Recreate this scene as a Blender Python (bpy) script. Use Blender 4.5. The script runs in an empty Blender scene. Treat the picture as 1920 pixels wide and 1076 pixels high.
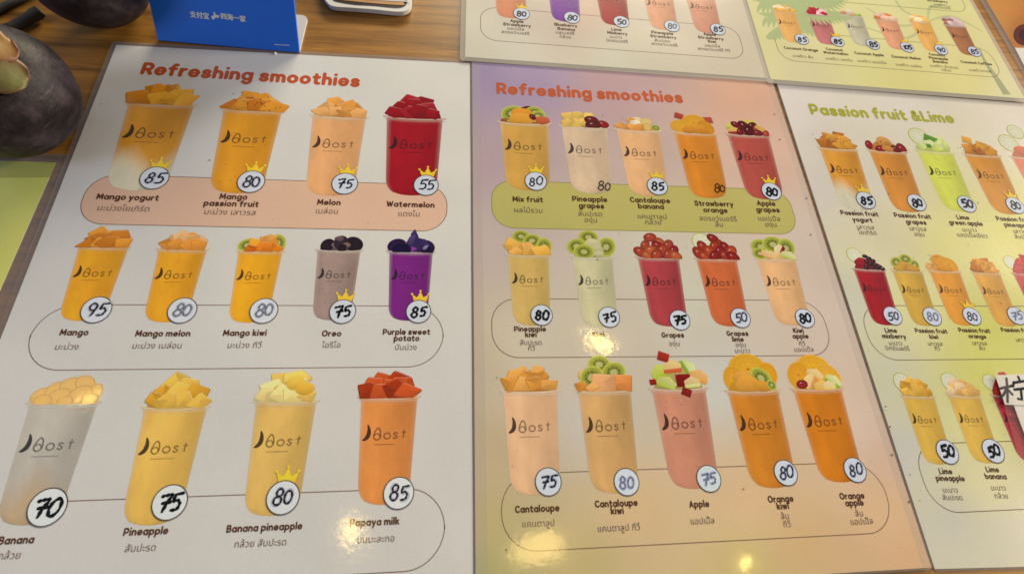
import bpy, math, random
import numpy as np
from mathutils import Vector, Matrix, noise as mnoise

# ------------------------------------------------------------------ camera
scene = bpy.context.scene
CX, CY, FPX = 960.0, 538.0, 930.84          # principal point and focal length of the photograph, in its pixels
CAMH = 0.2386                                # the phone is held 24 cm above the counter
AX = Vector((0.99356518, 0.00873464, 0.11292451))
AY = Vector((-0.03728354, -0.91623232, 0.39890885))
AZ = Vector((0.10694941, -0.40055217, -0.91001087))
cam_data = bpy.data.cameras.new('camera'); cam = bpy.data.objects.new('camera', cam_data)
scene.collection.objects.link(cam); scene.camera = cam
cam_data.sensor_width = 36.0; cam_data.lens = 36.0 * FPX / 1920.0
cam_data.clip_start = 0.005; cam_data.clip_end = 50
right = Vector((AX[0], AY[0], AZ[0])); up = -Vector((AX[1], AY[1], AZ[1])); back = -Vector((AX[2], AY[2], AZ[2]))
R3 = Matrix((right, up, back)).transposed()
cam.matrix_world = Matrix.Translation((0, 0, CAMH)) @ R3.to_4x4()
cam_data.dof.use_dof = True; cam_data.dof.focus_distance = 0.285; cam_data.dof.aperture_fstop = 16.0

# ------------------------------------------------------------------ world, lights, exposure
world = bpy.data.worlds.new('World'); scene.world = world; world.use_nodes = True
bg = world.node_tree.nodes['Background']
bg.inputs[0].default_value = (0.84, 0.97, 1.18, 1); bg.inputs[1].default_value = 0.132
def area(name, loc, target, size, power, color, sy=None):
    l = bpy.data.lights.new(name, 'AREA'); l.energy = power; l.color = color; l.size = size
    if sy: l.shape = 'RECTANGLE'; l.size_y = sy
    o = bpy.data.objects.new(name, l); scene.collection.objects.link(o); o.location = loc
    o.rotation_euler = (Vector(target) - Vector(loc)).to_track_quat('-Z', 'Y').to_euler()
    return o
area('shop_light_far', (0.45, 1.75, 0.62), (0.1, 0.15, 0), 1.0, 39.0, (1.0, 0.88, 0.62), 0.26)
area('shop_light_right', (1.5, -0.2, 0.8), (0.1, 0.1, 0), 0.30, 5.0, (1.0, 0.72, 0.42))
area('shop_light_corner', (2.4, 0.9, 0.60), (0.1, 0.1, 0), 0.40, 60.0, (1.0, 0.88, 0.72))
area('daylight_left', (-1.15, -0.30, 0.75), (-0.1, 0.1, 0), 0.40, 4.0, (0.60, 0.72, 1.0))
def bulb(name, loc, r, power, color):
    l = bpy.data.lights.new(name, 'POINT'); l.energy = power; l.color = color; l.shadow_soft_size = r
    o = bpy.data.objects.new(name, l); scene.collection.objects.link(o); o.location = loc
LAMPS = [((1113, 645), 0.95, 0.025, 1.1), ((655, 1006), 0.95, 0.019, 0.40), ((1006, 1022), 0.95, 0.040, 0.85),
         ((1398, 1062), 0.95, 0.018, 0.45), ((150, 742), 0.95, 0.013, 0.22)]
scene.view_settings.view_transform = 'Standard'; scene.view_settings.look = 'None'
scene.view_settings.exposure = 0.0; scene.view_settings.gamma = 1.0
scene.cycles.filter_width = 1.6

# ------------------------------------------------------------------ from a spot in the photo to a spot on the counter
def ray(px, py):
    v = Vector((px - CX, py - CY, FPX))
    return Vector((v.dot(AX), v.dot(AY), v.dot(AZ)))
def P(p, z=0.0):
    d = ray(*p); t = (z - CAMH) / d.z
    return (d.x * t, d.y * t)
for i, (p, hgt, r, pw) in enumerate(LAMPS):      # pendant bulbs over the counter, seen mirrored in the laminate
    x, y = P(p); d = ray(*p); t = hgt / -d.z
    bulb('pendant_bulb', (x + d.x * t, y + d.y * t, hgt), r, pw, (1.0, 0.70, 0.20))

# ------------------------------------------------------------------ colours
def lin(c):
    return [((v / 255) / 12.92 if v / 255 <= 0.04045 else ((v / 255 + 0.055) / 1.055) ** 2.4) for v in c]
ILL = [((300, 250), (196, 188, 174)), ((800, 250), (208, 198, 178)), ((300, 600), (192, 185, 172)), ((800, 600), (202, 193, 177)),
       ((200, 900), (184, 177, 168)), ((700, 900), (186, 179, 169)), ((1200, 200), (217, 203, 180)), ((1300, 600), (208, 195, 174)),
       ((1300, 1000), (198, 184, 158)), ((1700, 200), (224, 209, 188)), ((1800, 700), (212, 199, 172)), ((1850, 1000), (202, 191, 165)),
       ((1000, 60), (212, 200, 176)), ((1750, 60), (220, 210, 180))]
def idw(pts, p, pw=3.0):
    s = 0; a = [0, 0, 0]
    for q, c in pts:
        w = 1.0 / (math.hypot(q[0] - p[0], q[1] - p[1]) + 25) ** pw
        s += w; a = [a[k] + w * c[k] for k in range(3)]
    return [v / s for v in a]
ILLIN = [(q, lin(c)) for q, c in ILL]
PAPER = 0.70
def ink(c, p):                                   # reflectance of an ink from the colour it shows in the photo's light
    i = idw(ILLIN, p); l = [v - .010 for v in lin(c)]     # less the film's own sheen
    return tuple(min(0.93, max(0.004, l[k] / i[k] * PAPER)) for k in range(3))
def mix(a, b, t): return tuple(a[k] * (1 - t) + b[k] * t for k in range(3))
def mul(a, f): return tuple(min(0.95, v * f) for v in a)

# ------------------------------------------------------------------ materials
def nodes(name):
    m = bpy.data.materials.new(name); m.use_nodes = True
    nt = m.node_tree; return m, nt, nt.nodes['Principled BSDF']
def crinkle(nt, k=1.0):                          # the faint waves and creases of a laminated film
    geo = nt.nodes.new('ShaderNodeNewGeometry')
    def noise(scale, amp, det, prev=None):
        n = nt.nodes.new('ShaderNodeTexNoise'); n.inputs['Scale'].default_value = scale; n.inputs['Detail'].default_value = det
        nt.links.new(geo.outputs['Position'], n.inputs['Vector'])
        b = nt.nodes.new('ShaderNodeBump'); b.inputs['Strength'].default_value = 1.0; b.inputs['Distance'].default_value = amp * k
        nt.links.new(n.outputs['Fac'], b.inputs['Height'])
        if prev: nt.links.new(prev.outputs['Normal'], b.inputs['Normal'])
        return b
    a = noise(22, 0.0008, 0); b = noise(330, 0.000023, 1.2, a)
    return b
def print_material():
    m, nt, b = nodes('laminated_print')
    at = nt.nodes.new('ShaderNodeVertexColor'); at.layer_name = 'Col'
    geo = nt.nodes.new('ShaderNodeNewGeometry')
    n = nt.nodes.new('ShaderNodeTexNoise'); n.inputs['Scale'].default_value = 900; n.inputs['Detail'].default_value = 3
    n2 = nt.nodes.new('ShaderNodeTexNoise'); n2.inputs['Scale'].default_value = 26; n2.inputs['Detail'].default_value = 4
    for q in (n, n2): nt.links.new(geo.outputs['Position'], q.inputs['Vector'])
    mr = nt.nodes.new('ShaderNodeMapRange'); mr.inputs['To Min'].default_value = 0.955; mr.inputs['To Max'].default_value = 1.045
    mr2 = nt.nodes.new('ShaderNodeMapRange'); mr2.inputs['To Min'].default_value = 0.94; mr2.inputs['To Max'].default_value = 1.06
    nt.links.new(n.outputs['Fac'], mr.inputs['Value']); nt.links.new(n2.outputs['Fac'], mr2.inputs['Value'])
    mm = nt.nodes.new('ShaderNodeMath'); mm.operation = 'MULTIPLY'
    nt.links.new(mr.outputs[0], mm.inputs[0]); nt.links.new(mr2.outputs[0], mm.inputs[1])
    vm = nt.nodes.new('ShaderNodeVectorMath'); vm.operation = 'SCALE'
    nt.links.new(at.outputs['Color'], vm.inputs[0]); nt.links.new(mm.outputs[0], vm.inputs['Scale'])
    nt.links.new(vm.outputs[0], b.inputs['Base Color'])
    b.inputs['Roughness'].default_value = 0.22; b.inputs['Specular IOR Level'].default_value = 0.14
    b.inputs['Coat Weight'].default_value = 1.0; b.inputs['Coat Roughness'].default_value = 0.085; b.inputs['Coat IOR'].default_value = 1.5
    c = crinkle(nt); nt.links.new(c.outputs['Normal'], b.inputs['Coat Normal']); nt.links.new(c.outputs['Normal'], b.inputs['Normal'])
    return m
MP = print_material()
def film_material():
    m, nt, b = nodes('laminate_film')
    b.inputs['Base Color'].default_value = (0.36, 0.33, 0.34, 1); b.inputs['Roughness'].default_value = 0.14
    b.inputs['Alpha'].default_value = 0.42
    c = crinkle(nt, 1.5); nt.links.new(c.outputs['Normal'], b.inputs['Normal'])
    return m
MF = film_material()
ML_ = MF.copy(); ML_.name = 'laminate_film_pale'; ML_.node_tree.nodes['Principled BSDF'].inputs['Base Color'].default_value = (.60, .58, .52, 1); ML_.node_tree.nodes['Principled BSDF'].inputs['Alpha'].default_value = .55
def plain(name, col, rough=0.5, spec=0.5, bump=None, vary=0.0, scale=200):
    m, nt, b = nodes(name)
    b.inputs['Base Color'].default_value = (*col, 1); b.inputs['Roughness'].default_value = rough; b.inputs['Specular IOR Level'].default_value = spec
    tc = nt.nodes.new('ShaderNodeTexCoord'); n = nt.nodes.new('ShaderNodeTexNoise'); n.inputs['Scale'].default_value = scale; n.inputs['Detail'].default_value = 4
    nt.links.new(tc.outputs['Object'], n.inputs['Vector'])
    if vary:
        r = nt.nodes.new('ShaderNodeMix'); r.data_type = 'RGBA'
        r.inputs['A'].default_value = (*mul(col, 1 - vary), 1); r.inputs['B'].default_value = (*mul(col, 1 + vary), 1)
        nt.links.new(n.outputs['Fac'], r.inputs['Factor']); nt.links.new(r.outputs['Result'], b.inputs['Base Color'])
    if bump:
        bp = nt.nodes.new('ShaderNodeBump'); bp.inputs['Distance'].default_value = bump; bp.inputs['Strength'].default_value = 1
        nt.links.new(n.outputs['Fac'], bp.inputs['Height']); nt.links.new(bp.outputs['Normal'], b.inputs['Normal'])
    return m

# ------------------------------------------------------------------ mesh helper: vertices carry their own ink colour
CURZ = None
class MB:
    def __init__(s): s.v = []; s.f = []; s.c = []
    def poly(s, pts, z, col):
        i = len(s.v)
        for k, p in enumerate(pts):
            s.v.append((p[0], p[1], z)); s.c.append(col[k] if isinstance(col, list) else col)
        s.f.append(tuple(range(i, i + len(pts))))
    def fan(s, pts, z, col, ctr=None, ccol=None):
        if ctr is None: ctr = (sum(p[0] for p in pts) / len(pts), sum(p[1] for p in pts) / len(pts))
        i = len(s.v); s.v.append((ctr[0], ctr[1], z)); s.c.append(ccol or (col[0] if isinstance(col, list) else col))
        for k, p in enumerate(pts):
            s.v.append((p[0], p[1], z)); s.c.append(col[k] if isinstance(col, list) else col)
        n = len(pts)
        for k in range(n): s.f.append((i, i + 1 + k, i + 1 + (k + 1) % n))
    def stroke(s, pts, w, z, col, closed=False, caps=True):
        pts = [Vector(p) for p in pts]
        q = [pts[0]]
        for p in pts[1:]:
            if (p - q[-1]).length > 1e-7: q.append(p)
        pts = q
        if closed and (pts[0] - pts[-1]).length < 1e-7: pts = pts[:-1]
        n = len(pts)
        if n == 1:
            s.fan([(pts[0].x + w / 2 * math.cos(a * math.pi / 6), pts[0].y + w / 2 * math.sin(a * math.pi / 6)) for a in range(12)], z, col); return
        ws = w if isinstance(w, list) else [w] * n
        i0 = len(s.v)
        for k in range(n):
            a = pts[(k - 1) % n] if (closed or k > 0) else pts[k]; b = pts[(k + 1) % n] if (closed or k < n - 1) else pts[k]
            d = (b - a).normalized(); nn = Vector((-d.y, d.x)) * ws[min(k, len(ws) - 1)] / 2
            for p in (pts[k] + nn, pts[k] - nn): s.v.append((p.x, p.y, z)); s.c.append(col)
        for k in range(n if closed else n - 1):
            a = i0 + 2 * k; b = i0 + 2 * ((k + 1) % n); s.f.append((a, a + 1, b + 1, b))
        if caps and not closed:
            for k, sg in ((0, 1), (n - 1, -1)):
                o = pts[k]; d = (pts[1] - pts[0]) if k == 0 else (pts[-1] - pts[-2]); d.normalize()
                th = math.atan2(d.y, d.x) + math.pi / 2 * sg; r = ws[min(k, len(ws) - 1)] / 2
                s.poly([(o.x + r * math.cos(th + math.pi * j / 6), o.y + r * math.sin(th + math.pi * j / 6)) for j in range(7)], z, col)
    def xform(s, loc, ang=0, sc=1, shear=0):
        ca, sa = math.cos(ang), math.sin(ang)
        s.v = [(loc[0] + sc * (ca * (x + shear * y) - sa * y), loc[1] + sc * (sa * (x + shear * y) + ca * y), z) for x, y, z in s.v]
        return s
    def build(s, name, parent=None, mat=None, label=None):
        if mat is None and CURZ is not None: s.v = [(a, b, CURZ + (c - CURZ) * .35 if c > CURZ else c) for a, b, c in s.v]
        me = bpy.data.meshes.new(name); me.from_pydata(s.v, [], s.f)
        a = me.color_attributes.new('Col', 'FLOAT_COLOR', 'POINT')
        a.data.foreach_set('color', [x for c in s.c for x in (*c[:3], 1.0)])
        # all print faces look up
        me.update()
        nz = [p.normal.z for p in me.polygons]
        for p, z in zip(me.polygons, nz):
            if z < 0: p.flip()
        me.update()
        me.materials.append(mat or MP)
        o = bpy.data.objects.new(name, me); scene.collection.objects.link(o)
        if parent: o.parent = parent
        if label: o['label'] = label
        return o
def ell(cx, cy, rx, ry, n=20, rot=0, a0=0, a1=360):
    out = []
    m = n if a1 - a0 >= 360 else n + 1
    for k in range(m):
        a = math.radians(a0 + (a1 - a0) * k / n); x, y = rx * math.cos(a), ry * math.sin(a)
        out.append((cx + x * math.cos(rot) - y * math.sin(rot), cy + x * math.sin(rot) + y * math.cos(rot)))
    return out
def smooth(pts, n=5, closed=False):
    out = []; m = len(pts)
    g = (lambda i: pts[i % m]) if closed else (lambda i: pts[max(0, min(m - 1, i))])
    for i in range(m if closed else m - 1):
        p0, p1, p2, p3 = g(i - 1), g(i), g(i + 1), g(i + 2)
        for k in range(n):
            t = k / n
            out.append(tuple(0.5 * (2 * p1[j] + (p2[j] - p0[j]) * t + (2 * p0[j] - 5 * p1[j] + 4 * p2[j] - p3[j]) * t * t + (3 * p1[j] - p0[j] - 3 * p2[j] + p3[j]) * t ** 3) for j in (0, 1)))
    if not closed: out.append(pts[-1])
    return out
def empty(name, loc, label, cat, group=None):
    o = bpy.data.objects.new(name, None); scene.collection.objects.link(o); o.location = loc; o.empty_display_size = 0.02
    o['label'] = label; o['category'] = cat
    if group: o['group'] = group
    return o

# ------------------------------------------------------------------ rounded heavy letters, drawn as strokes (x-height = 1)
def arc(cx, cy, rx, ry, a0, a1, n=9): return [(cx + rx * math.cos(math.radians(a0 + (a1 - a0) * k / n)), cy + ry * math.sin(math.radians(a0 + (a1 - a0) * k / n))) for k in range(n + 1)]
O_ = lambda cx=.38: ('o', ell(cx, .5, .38, .35, 20))
def arch(x, r): return [(x, .45)] + arc(x + r, .51, r, .34, 180, 0) + [(x + 2 * r, .15)]
GL = {
 'a': [O_(), [(.76, .85), (.76, .15)]], 'b': [[(0, 1.3), (0, .15)], O_()], 'c': [arc(.38, .5, .38, .35, 50, 310, 14)],
 'd': [O_(), [(.76, 1.3), (.76, .15)]], 'e': [arc(.38, .5, .38, .35, 0, 318, 18), ('t', [(0.02, .5), (.74, .5)])],
 'f': [smooth([(.56, 1.28), (.36, 1.27), (.22, 1.05), (.22, .8)]) + [(.22, .15)], [(0, .85), (.5, .85)]],
 'g': [O_(), [(.76, .85), (.76, .0)] + arc(.4, .0, .36, .28, 0, -150, 8)],
 'h': [[(0, 1.3), (0, .15)], arch(0, .33)], 'i': [[(0, .85), (0, .15)], [(0, 1.27)]],
 'k': [[(0, 1.3), (0, .15)], [(.58, .85), (.06, .45)], [(.22, .56), (.62, .15)]], 'l': [[(0, 1.3), (0, .15)]],
 'm': [[(0, .85), (0, .15)], arch(0, .29), arch(.58, .29)], 'n': [[(0, .85), (0, .15)], arch(0, .33)], 'o': [O_()],
 'p': [[(0, .85), (0, -.3)], O_()], 'r': [[(0, .85), (0, .15)], [(0, .45), (.07, .68), (.22, .82), (.4, .85)]],
 's': [smooth([(.58, .72), (.42, .85), (.18, .85), (.03, .7), (.16, .54), (.44, .47), (.6, .31), (.44, .15), (.16, .15), (0, .27)], 3)],
 't': [[(.2, 1.15), (.2, .4)] + smooth([(.2, .36), (.24, .2), (.38, .15), (.5, .16)], 3), [(0, .85), (.5, .85)]],
 'u': [[(0, .85), (0, .45)] + arc(.33, .49, .33, .34, 180, 360)[1:], [(.66, .85), (.66, .15)]],
 'w': [[(0, .85), (.24, .15)], [(.24, .15), (.48, .8)], [(.48, .8), (.72, .15)], [(.72, .15), (.96, .85)]],
 'x': [[(0, .85), (.62, .15)], [(.62, .85), (0, .15)]], 'y': [[(0, .85), (.33, .18)], [(.68, .85), (.18, -.3)]],
 'A': [[(0, .15), (.42, 1.23)], [(.42, 1.23), (.84, .15)], ('t', [(.17, .48), (.67, .48)])],
 'B': [[(0, .15), (0, 1.23)], [(0, 1.23), (.4, 1.23)] + arc(.42, .97, .26, .26, 90, -90, 8) + [(0, .71)], [(.3, .71), (.46, .71)] + arc(.48, .43, .28, .28, 90, -90, 8) + [(0, .15)]],
 'C': [arc(.5, .69, .5, .54, 48, 312, 16)], 'G': [arc(.5, .69, .5, .54, 48, 345, 18), [(.98, .6), (.6, .6)]],
 'K': [[(0, 1.23), (0, .15)], [(.7, 1.23), (.06, .62)], [(.24, .76), (.76, .15)]], 'L': [[(0, 1.23), (0, .15), (0.001, .15)], [(0, .15), (.6, .15)]],
 'M': [[(0, .15), (.08, 1.23)], [(.08, 1.23), (.54, .4)], [(.54, .4), (1.0, 1.23)], [(1.0, 1.23), (1.08, .15)]],
 'O': [('o', ell(.52, .69, .52, .54, 24))], 'P': [[(0, .15), (0, 1.23)], [(0, 1.23), (.42, 1.23)] + arc(.44, .89, .34, .34, 90, -90, 8) + [(0, .55)]],
 'R': [[(0, .15), (0, 1.23)], [(0, 1.23), (.42, 1.23)] + arc(.44, .92, .31, .31, 90, -90, 8) + [(0, .61)], [(.4, .6), (.74, .15)]],
 'S': [smooth([(.78, 1.05), (.6, 1.22), (.25, 1.22), (.06, 1.0), (.2, .78), (.6, .64), (.8, .4), (.6, .16), (.22, .15), (0, .34)], 3)],
 'W': [[(0, 1.23), (.32, .15)], [(.32, .15), (.64, 1.1)], [(.64, 1.1), (.96, .15)], [(.96, .15), (1.28, 1.23)]],
 '&': [smooth([(.9, .15), (.3, .85), (.22, 1.08), (.42, 1.24), (.6, 1.06), (.44, .84)], 4), smooth([(.36, .76), (.08, .5), (.1, .22), (.38, .13), (.66, .3), (.86, .66)], 4)],
}
SQ = .84
def letters(text, w=.28, gap=.09, space=.40):
    mb = MB(); x = w / 2; last = x
    def add(st, z, col=(0, 0, 0)):
        if isinstance(st, tuple) and st[0] == 't': mb.stroke([(p[0] * SQ + x, p[1]) for p in st[1]], w * .66, z, col)
        elif isinstance(st, tuple): mb.stroke([(p[0] * SQ + x, p[1]) for p in st[1]], w, z, col, closed=True)
        else: mb.stroke([(p[0] * SQ + x, p[1]) for p in st], w, z, col)
    for ch in text:
        if ch == ' ': x += space; continue
        g = GL[ch]; mx = 0
        for k, st in enumerate(g):
            add(st, k * 4e-6); mx = max(mx, SQ * max(p[0] for p in (st[1] if isinstance(st, tuple) else st)))
        last = x + mx + w / 2; x += mx + w + gap
    return mb, last
def lettering(text, name, parent, col, z, ctr=None, xh=None, ang=0, base=None, w=.28, label=None):
    mb, width = letters(text, w)
    if base:
        a, b = Vector(base[0]), Vector(base[1]); sc = (b - a).length / width; ang = math.atan2(b.y - a.y, b.x - a.x); loc = a
    else:
        sc = xh; ca, sa = math.cos(ang), math.sin(ang); dx, dy = -width / 2 * sc, -.55 * sc
        loc = (ctr[0] + dx * ca - dy * sa, ctr[1] + dx * sa + dy * ca)
    mb.v = [(x, y, zz + z) for x, y, zz in mb.v]; mb.c = [col] * len(mb.v)
    mb.xform(loc, ang, sc); return mb.build(name, parent, label=label)
def font_mesh(text, size):
    cu = bpy.data.curves.new('lettering', 'FONT'); cu.body = text; cu.size = size; cu.align_x = 'CENTER'; cu.resolution_u = 3
    ob = bpy.data.objects.new('lettering', cu); me = bpy.data.meshes.new_from_object(ob)
    v = [tuple(q.co) for q in me.vertices]; f = [tuple(p.vertices) for p in me.polygons]
    bpy.data.objects.remove(ob); bpy.data.curves.remove(cu); bpy.data.meshes.remove(me)
    return v, f
def thai(lines, parent, z, col, size, ang):
    mb = MB()
    for text, c in lines:
        v, f = font_mesh(text, size); i = len(mb.v); ca, sa = math.cos(ang), math.sin(ang)
        for x, y, _ in v:
            y -= size * .27; mb.v.append((c[0] + ca * x - sa * y, c[1] + sa * x + ca * y, z)); mb.c.append(col)
        mb.f += [tuple(i + k for k in q) for q in f]
    return mb.build('thai_caption', parent)

# ------------------------------------------------------------------ handwriting
DG = {
 '0': [('o', ell(.3, .5, .27, .46, 18, -.12))], '1': [[(.12, .75), (.32, .98), (.28, .02)]],
 '4': [smooth([(.45, .95), (.05, .4), (.6, .42)], 3), [(.42, .7), (.38, 0)]],
 '5': [smooth([(.22, .92), (.14, .55), (.4, .6), (.56, .38), (.42, .08), (.1, .04)], 4), [(.2, .93), (.64, .99)]],
 '7': [smooth([(.02, .84), (.3, .9), (.58, .92), (.4, .5), (.26, -.02)], 4), [(.14, .45), (.56, .52)]],
 '8': [('o', ell(.33, .75, .2, .24, 14, -.2)), ('o', ell(.27, .25, .25, .27, 14, -.1))],
 '9': [('o', ell(.3, .68, .24, .27, 14, -.2)), smooth([(.54, .75), (.48, .35), (.34, 0)], 3)], '.': [[(.1, .02)]],
}
def handwriting(text, rng, w, z, col, ghost=None):
    mb = MB(); x = 0; k = 0
    for ch in text:
        adv = .3 if ch == '.' else .40 if ch == '1' else .68; dy = rng.uniform(-.07, .07); sc = rng.uniform(.88, 1.08); sl = rng.uniform(.02, .16)
        for st in DG[ch]:
            cl = isinstance(st, tuple); pts = st[1] if cl else st
            def tr(p, j=0.0): return (x + (p[0] + sl * p[1]) * sc + j * rng.uniform(-1, 1), dy + p[1] * sc + j * rng.uniform(-1, 1))
            if ghost:
                ox, oy = rng.uniform(-.07, .07), rng.uniform(-.06, .06)
                mb.stroke([(tr(p)[0] + ox, tr(p)[1] + oy) for p in pts], w * 1.7, z + k * 3e-6, ghost, closed=cl); k += 1
        for st in DG[ch]:
            cl = isinstance(st, tuple); pts = st[1] if cl else st
            base = [tr(p, .012) for p in pts]; n = len(base)
            ws = [w * (1 + .28 * math.sin(j * 1.9 + x * 7)) for j in range(n)]
            mb.stroke(base, ws if n > 1 else w * 1.6, z + 4e-5 + k * 3e-6, col, closed=cl); k += 1
        x += adv
    wd = x - .08
    mb.v = [(a - wd / 2, b - .5, c) for a, b, c in mb.v]
    return mb

# ------------------------------------------------------------------ fruit printed on the drinks (unit: rim width; origin: rim centre)
def chunk(mb, x, y, s, r, col, z, rng):
    col = mul(col, 1.07); n = rng.choice((4, 4, 5)); a0 = rng.uniform(0, 6.28); pts = []
    for k in range(n):
        t = a0 + 2 * math.pi * (k + rng.uniform(-.18, .18)) / n; q = s * rng.uniform(.44, .60)
        pts.append((x + q * 1.08 * math.cos(t), y + q * .86 * math.sin(t)))
    rnd = []                                     # cut the corners so that the piece is not knife sharp
    for k in range(n):
        p, a, b = Vector(pts[k]), Vector(pts[k - 1]), Vector(pts[(k + 1) % n])
        for q in (p.lerp(a, .11), p.lerp(p.lerp(a.lerp(b, .5), .05), 1), p.lerp(b, .11)): rnd.append((q.x, q.y))
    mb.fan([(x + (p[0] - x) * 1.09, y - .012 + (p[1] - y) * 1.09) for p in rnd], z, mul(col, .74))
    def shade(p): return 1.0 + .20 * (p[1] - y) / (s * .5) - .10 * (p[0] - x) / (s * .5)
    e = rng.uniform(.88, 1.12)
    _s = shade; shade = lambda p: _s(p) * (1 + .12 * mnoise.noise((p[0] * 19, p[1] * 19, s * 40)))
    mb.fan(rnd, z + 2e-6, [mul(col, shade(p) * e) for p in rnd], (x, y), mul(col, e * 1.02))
    k = rng.randrange(n) * 3; o = Vector((x + s * rng.uniform(-.1, .1), y + s * rng.uniform(-.1, .1))); m = len(rnd)
    side = [rnd[(k + j) % m] for j in range(6)]  # one cut face in shade
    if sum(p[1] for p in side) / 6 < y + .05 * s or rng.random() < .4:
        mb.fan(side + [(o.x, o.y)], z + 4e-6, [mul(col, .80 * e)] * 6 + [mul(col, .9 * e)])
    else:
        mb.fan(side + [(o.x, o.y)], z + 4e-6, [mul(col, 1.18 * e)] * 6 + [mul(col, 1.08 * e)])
    top = sorted(range(m), key=lambda q: -rnd[q][1])[:1][0]; ed = [rnd[(top + j) % m] for j in (-2, -1, 0, 1)]
    mb.stroke([(x + (p[0] - x) * .93, y + (p[1] - y) * .93) for p in ed], [.004, .012, .012, .004], z + 6e-6, mix(mul(col, 1.15), (.85, .8, .7), .25), caps=False)
def disc(mb, x, y, rx, ry, r, z, rings, n=18):
    for k, (rr, col) in enumerate(rings):
        mb.fan(ell(x, y, rx * rr, ry * rr, n, r), z + k * 2.5e-6, col)
def slab(mb, pts, x, y, s, r, z, cols):
    ca, sa = math.cos(r), math.sin(r)
    mb.poly([(x + s * (ca * a - sa * b), y + s * (sa * a + ca * b)) for a, b in pts], z, cols)
def topping(recipe, rng, C, z0):
    """recipe: (kind, x, y, size, turn in degrees, colour)"""
    mb = MB()
    for k, it in enumerate(recipe):
        kind, x, y, s = it[:4]; r = math.radians(it[4] if len(it) > 4 else rng.uniform(0, 360)); z = z0 + k * 1.1e-5
        col = C(it[5]) if len(it) > 5 else None; nv0 = len(mb.v)
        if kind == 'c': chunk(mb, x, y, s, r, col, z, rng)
        elif kind == 'm':                        # mound behind the pieces
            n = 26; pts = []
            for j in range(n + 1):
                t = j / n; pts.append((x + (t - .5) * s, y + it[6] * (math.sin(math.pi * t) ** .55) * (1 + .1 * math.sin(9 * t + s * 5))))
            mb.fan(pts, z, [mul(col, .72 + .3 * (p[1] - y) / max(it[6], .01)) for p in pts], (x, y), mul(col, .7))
        elif kind == 'k':                        # kiwi slice
            g, pale, dk = C((146, 146, 56)), C((188, 180, 118)), C((66, 62, 30))
            ry = it[5] if len(it) > 5 and not isinstance(it[5], tuple) else .8
            disc(mb, x, y, s * .5, s * .5 * .8, r, z, [(1.0, C((186, 182, 74))), (.88, C((160, 158, 62))), (.74, g), (.58, mix(g, dk, .32)), (.30, mix(g, pale, .75))])
            for j in range(9):
                a = j * 2 * math.pi / 9 + r; mb.fan(ell(x + s * .23 * math.cos(a), y + s * .19 * math.sin(a), s * .025, s * .045, 6, a), z + 9e-6, dk)
        elif kind == 'o':                        # orange slice
            b = col
            disc(mb, x, y, s * .5, s * .40, r, z, [(1.0, mul(b, 1.06)), (.9, mul(b, .93)), (.72, mul(b, .98)), (.4, mul(b, 1.06))])
            for j in range(7):
                a = j * 2 * math.pi / 7 + r
                mb.stroke([(x, y), (x + s * .36 * math.cos(a), y + s * .3 * math.sin(a))], s * .022, z + 9e-6, mul(b, .91), caps=False)
        elif kind == 'l':                        # lime or lemon slice standing on the rim
            disc(mb, x, y, s * .5, s * .5, r, z, [(1.0, C((168, 166, 66))), (.92, C((214, 208, 150))), (.84, C((208, 198, 160)))])
            for j in range(8):
                a = j * math.pi / 4 + r; mb.stroke([(x, y), (x + s * .4 * math.cos(a), y + s * .4 * math.sin(a))], s * .018, z + 8e-6, C((232, 226, 195)), caps=False)
        elif kind == 'b':                        # banana slice
            disc(mb, x, y, s * .5, s * .38, r, z, [(1.0, mul(col, .8)), (.88, col), (.5, mul(col, 1.05))])
        elif kind == 'g':                        # grape
            disc(mb, x, y, s * .5, s * .36, r, z, [(1.0, mul(col, .55)), (.9, mul(col, .85)), (.62, mul(col, 1.12))])
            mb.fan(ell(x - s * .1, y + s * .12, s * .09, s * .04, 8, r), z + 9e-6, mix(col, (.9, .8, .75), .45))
        elif kind == 'e':                        # dark biscuit standing half sunk
            disc(mb, x, y, s * .5, s * .42, r, z, [(1.0, mul(col, 1.25)), (.93, mul(col, .8)), (.7, mul(col, 1.0))])
        elif kind == 's':                        # thin shard or petal
            slab(mb, [(-.5, -.12), (-.1, -.26), (.5, .0), (.12, .26), (-.35, .2)], x, y, s, r, z, [mul(col, q) for q in (.7, .85, 1.25, 1.1, .8)])
        elif kind == 'a':                        # apple wedge: pale flesh, coloured skin along one side
            skin = C(it[6])
            slab(mb, [(-.45, -.22), (.4, -.3), (.5, .1), (.1, .36), (-.4, .18)], x, y, s, r, z, [mul(col, q) for q in (.85, .95, 1.1, 1.15, 1.0)])
            slab(mb, [(-.45, -.22), (.4, -.3), (.5, -.1), (-.42, -.04)], x, y, s, r, z + 4e-6, [skin, skin, mul(skin, 1.3), mul(skin, 1.2)])
        elif kind == 'q':                        # solid coloured block
            slab(mb, [(-.4, -.3), (.4, -.34), (.44, .3), (-.36, .36)], x, y, s, r, z, [mul(col, q) for q in (.7, .8, 1.2, 1.1)])
        elif kind == 'w':                        # soft lump of smoothie
            pts = smooth([(x + s * .5 * rng.uniform(.8, 1.1) * math.cos(t), y + s * .36 * rng.uniform(.8, 1.1) * math.sin(t)) for t in [q * math.pi / 4 for q in range(8)]], 3, True)
            mb.fan(pts, z, [mul(col, .9 + .25 * (p[1] - y) / (s * .36)) for p in pts], (x, y), mul(col, .97))
        elif kind == 'd':                        # scattered pips
            for j in range(int(it[6])):
                px, py = x + rng.gauss(0, s * .4), y + rng.gauss(0, s * .18); mb.fan(ell(px, py, .014, .01, 6, rng.uniform(0, 3)), z + 2e-6 + j * 1e-7, col)
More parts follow.
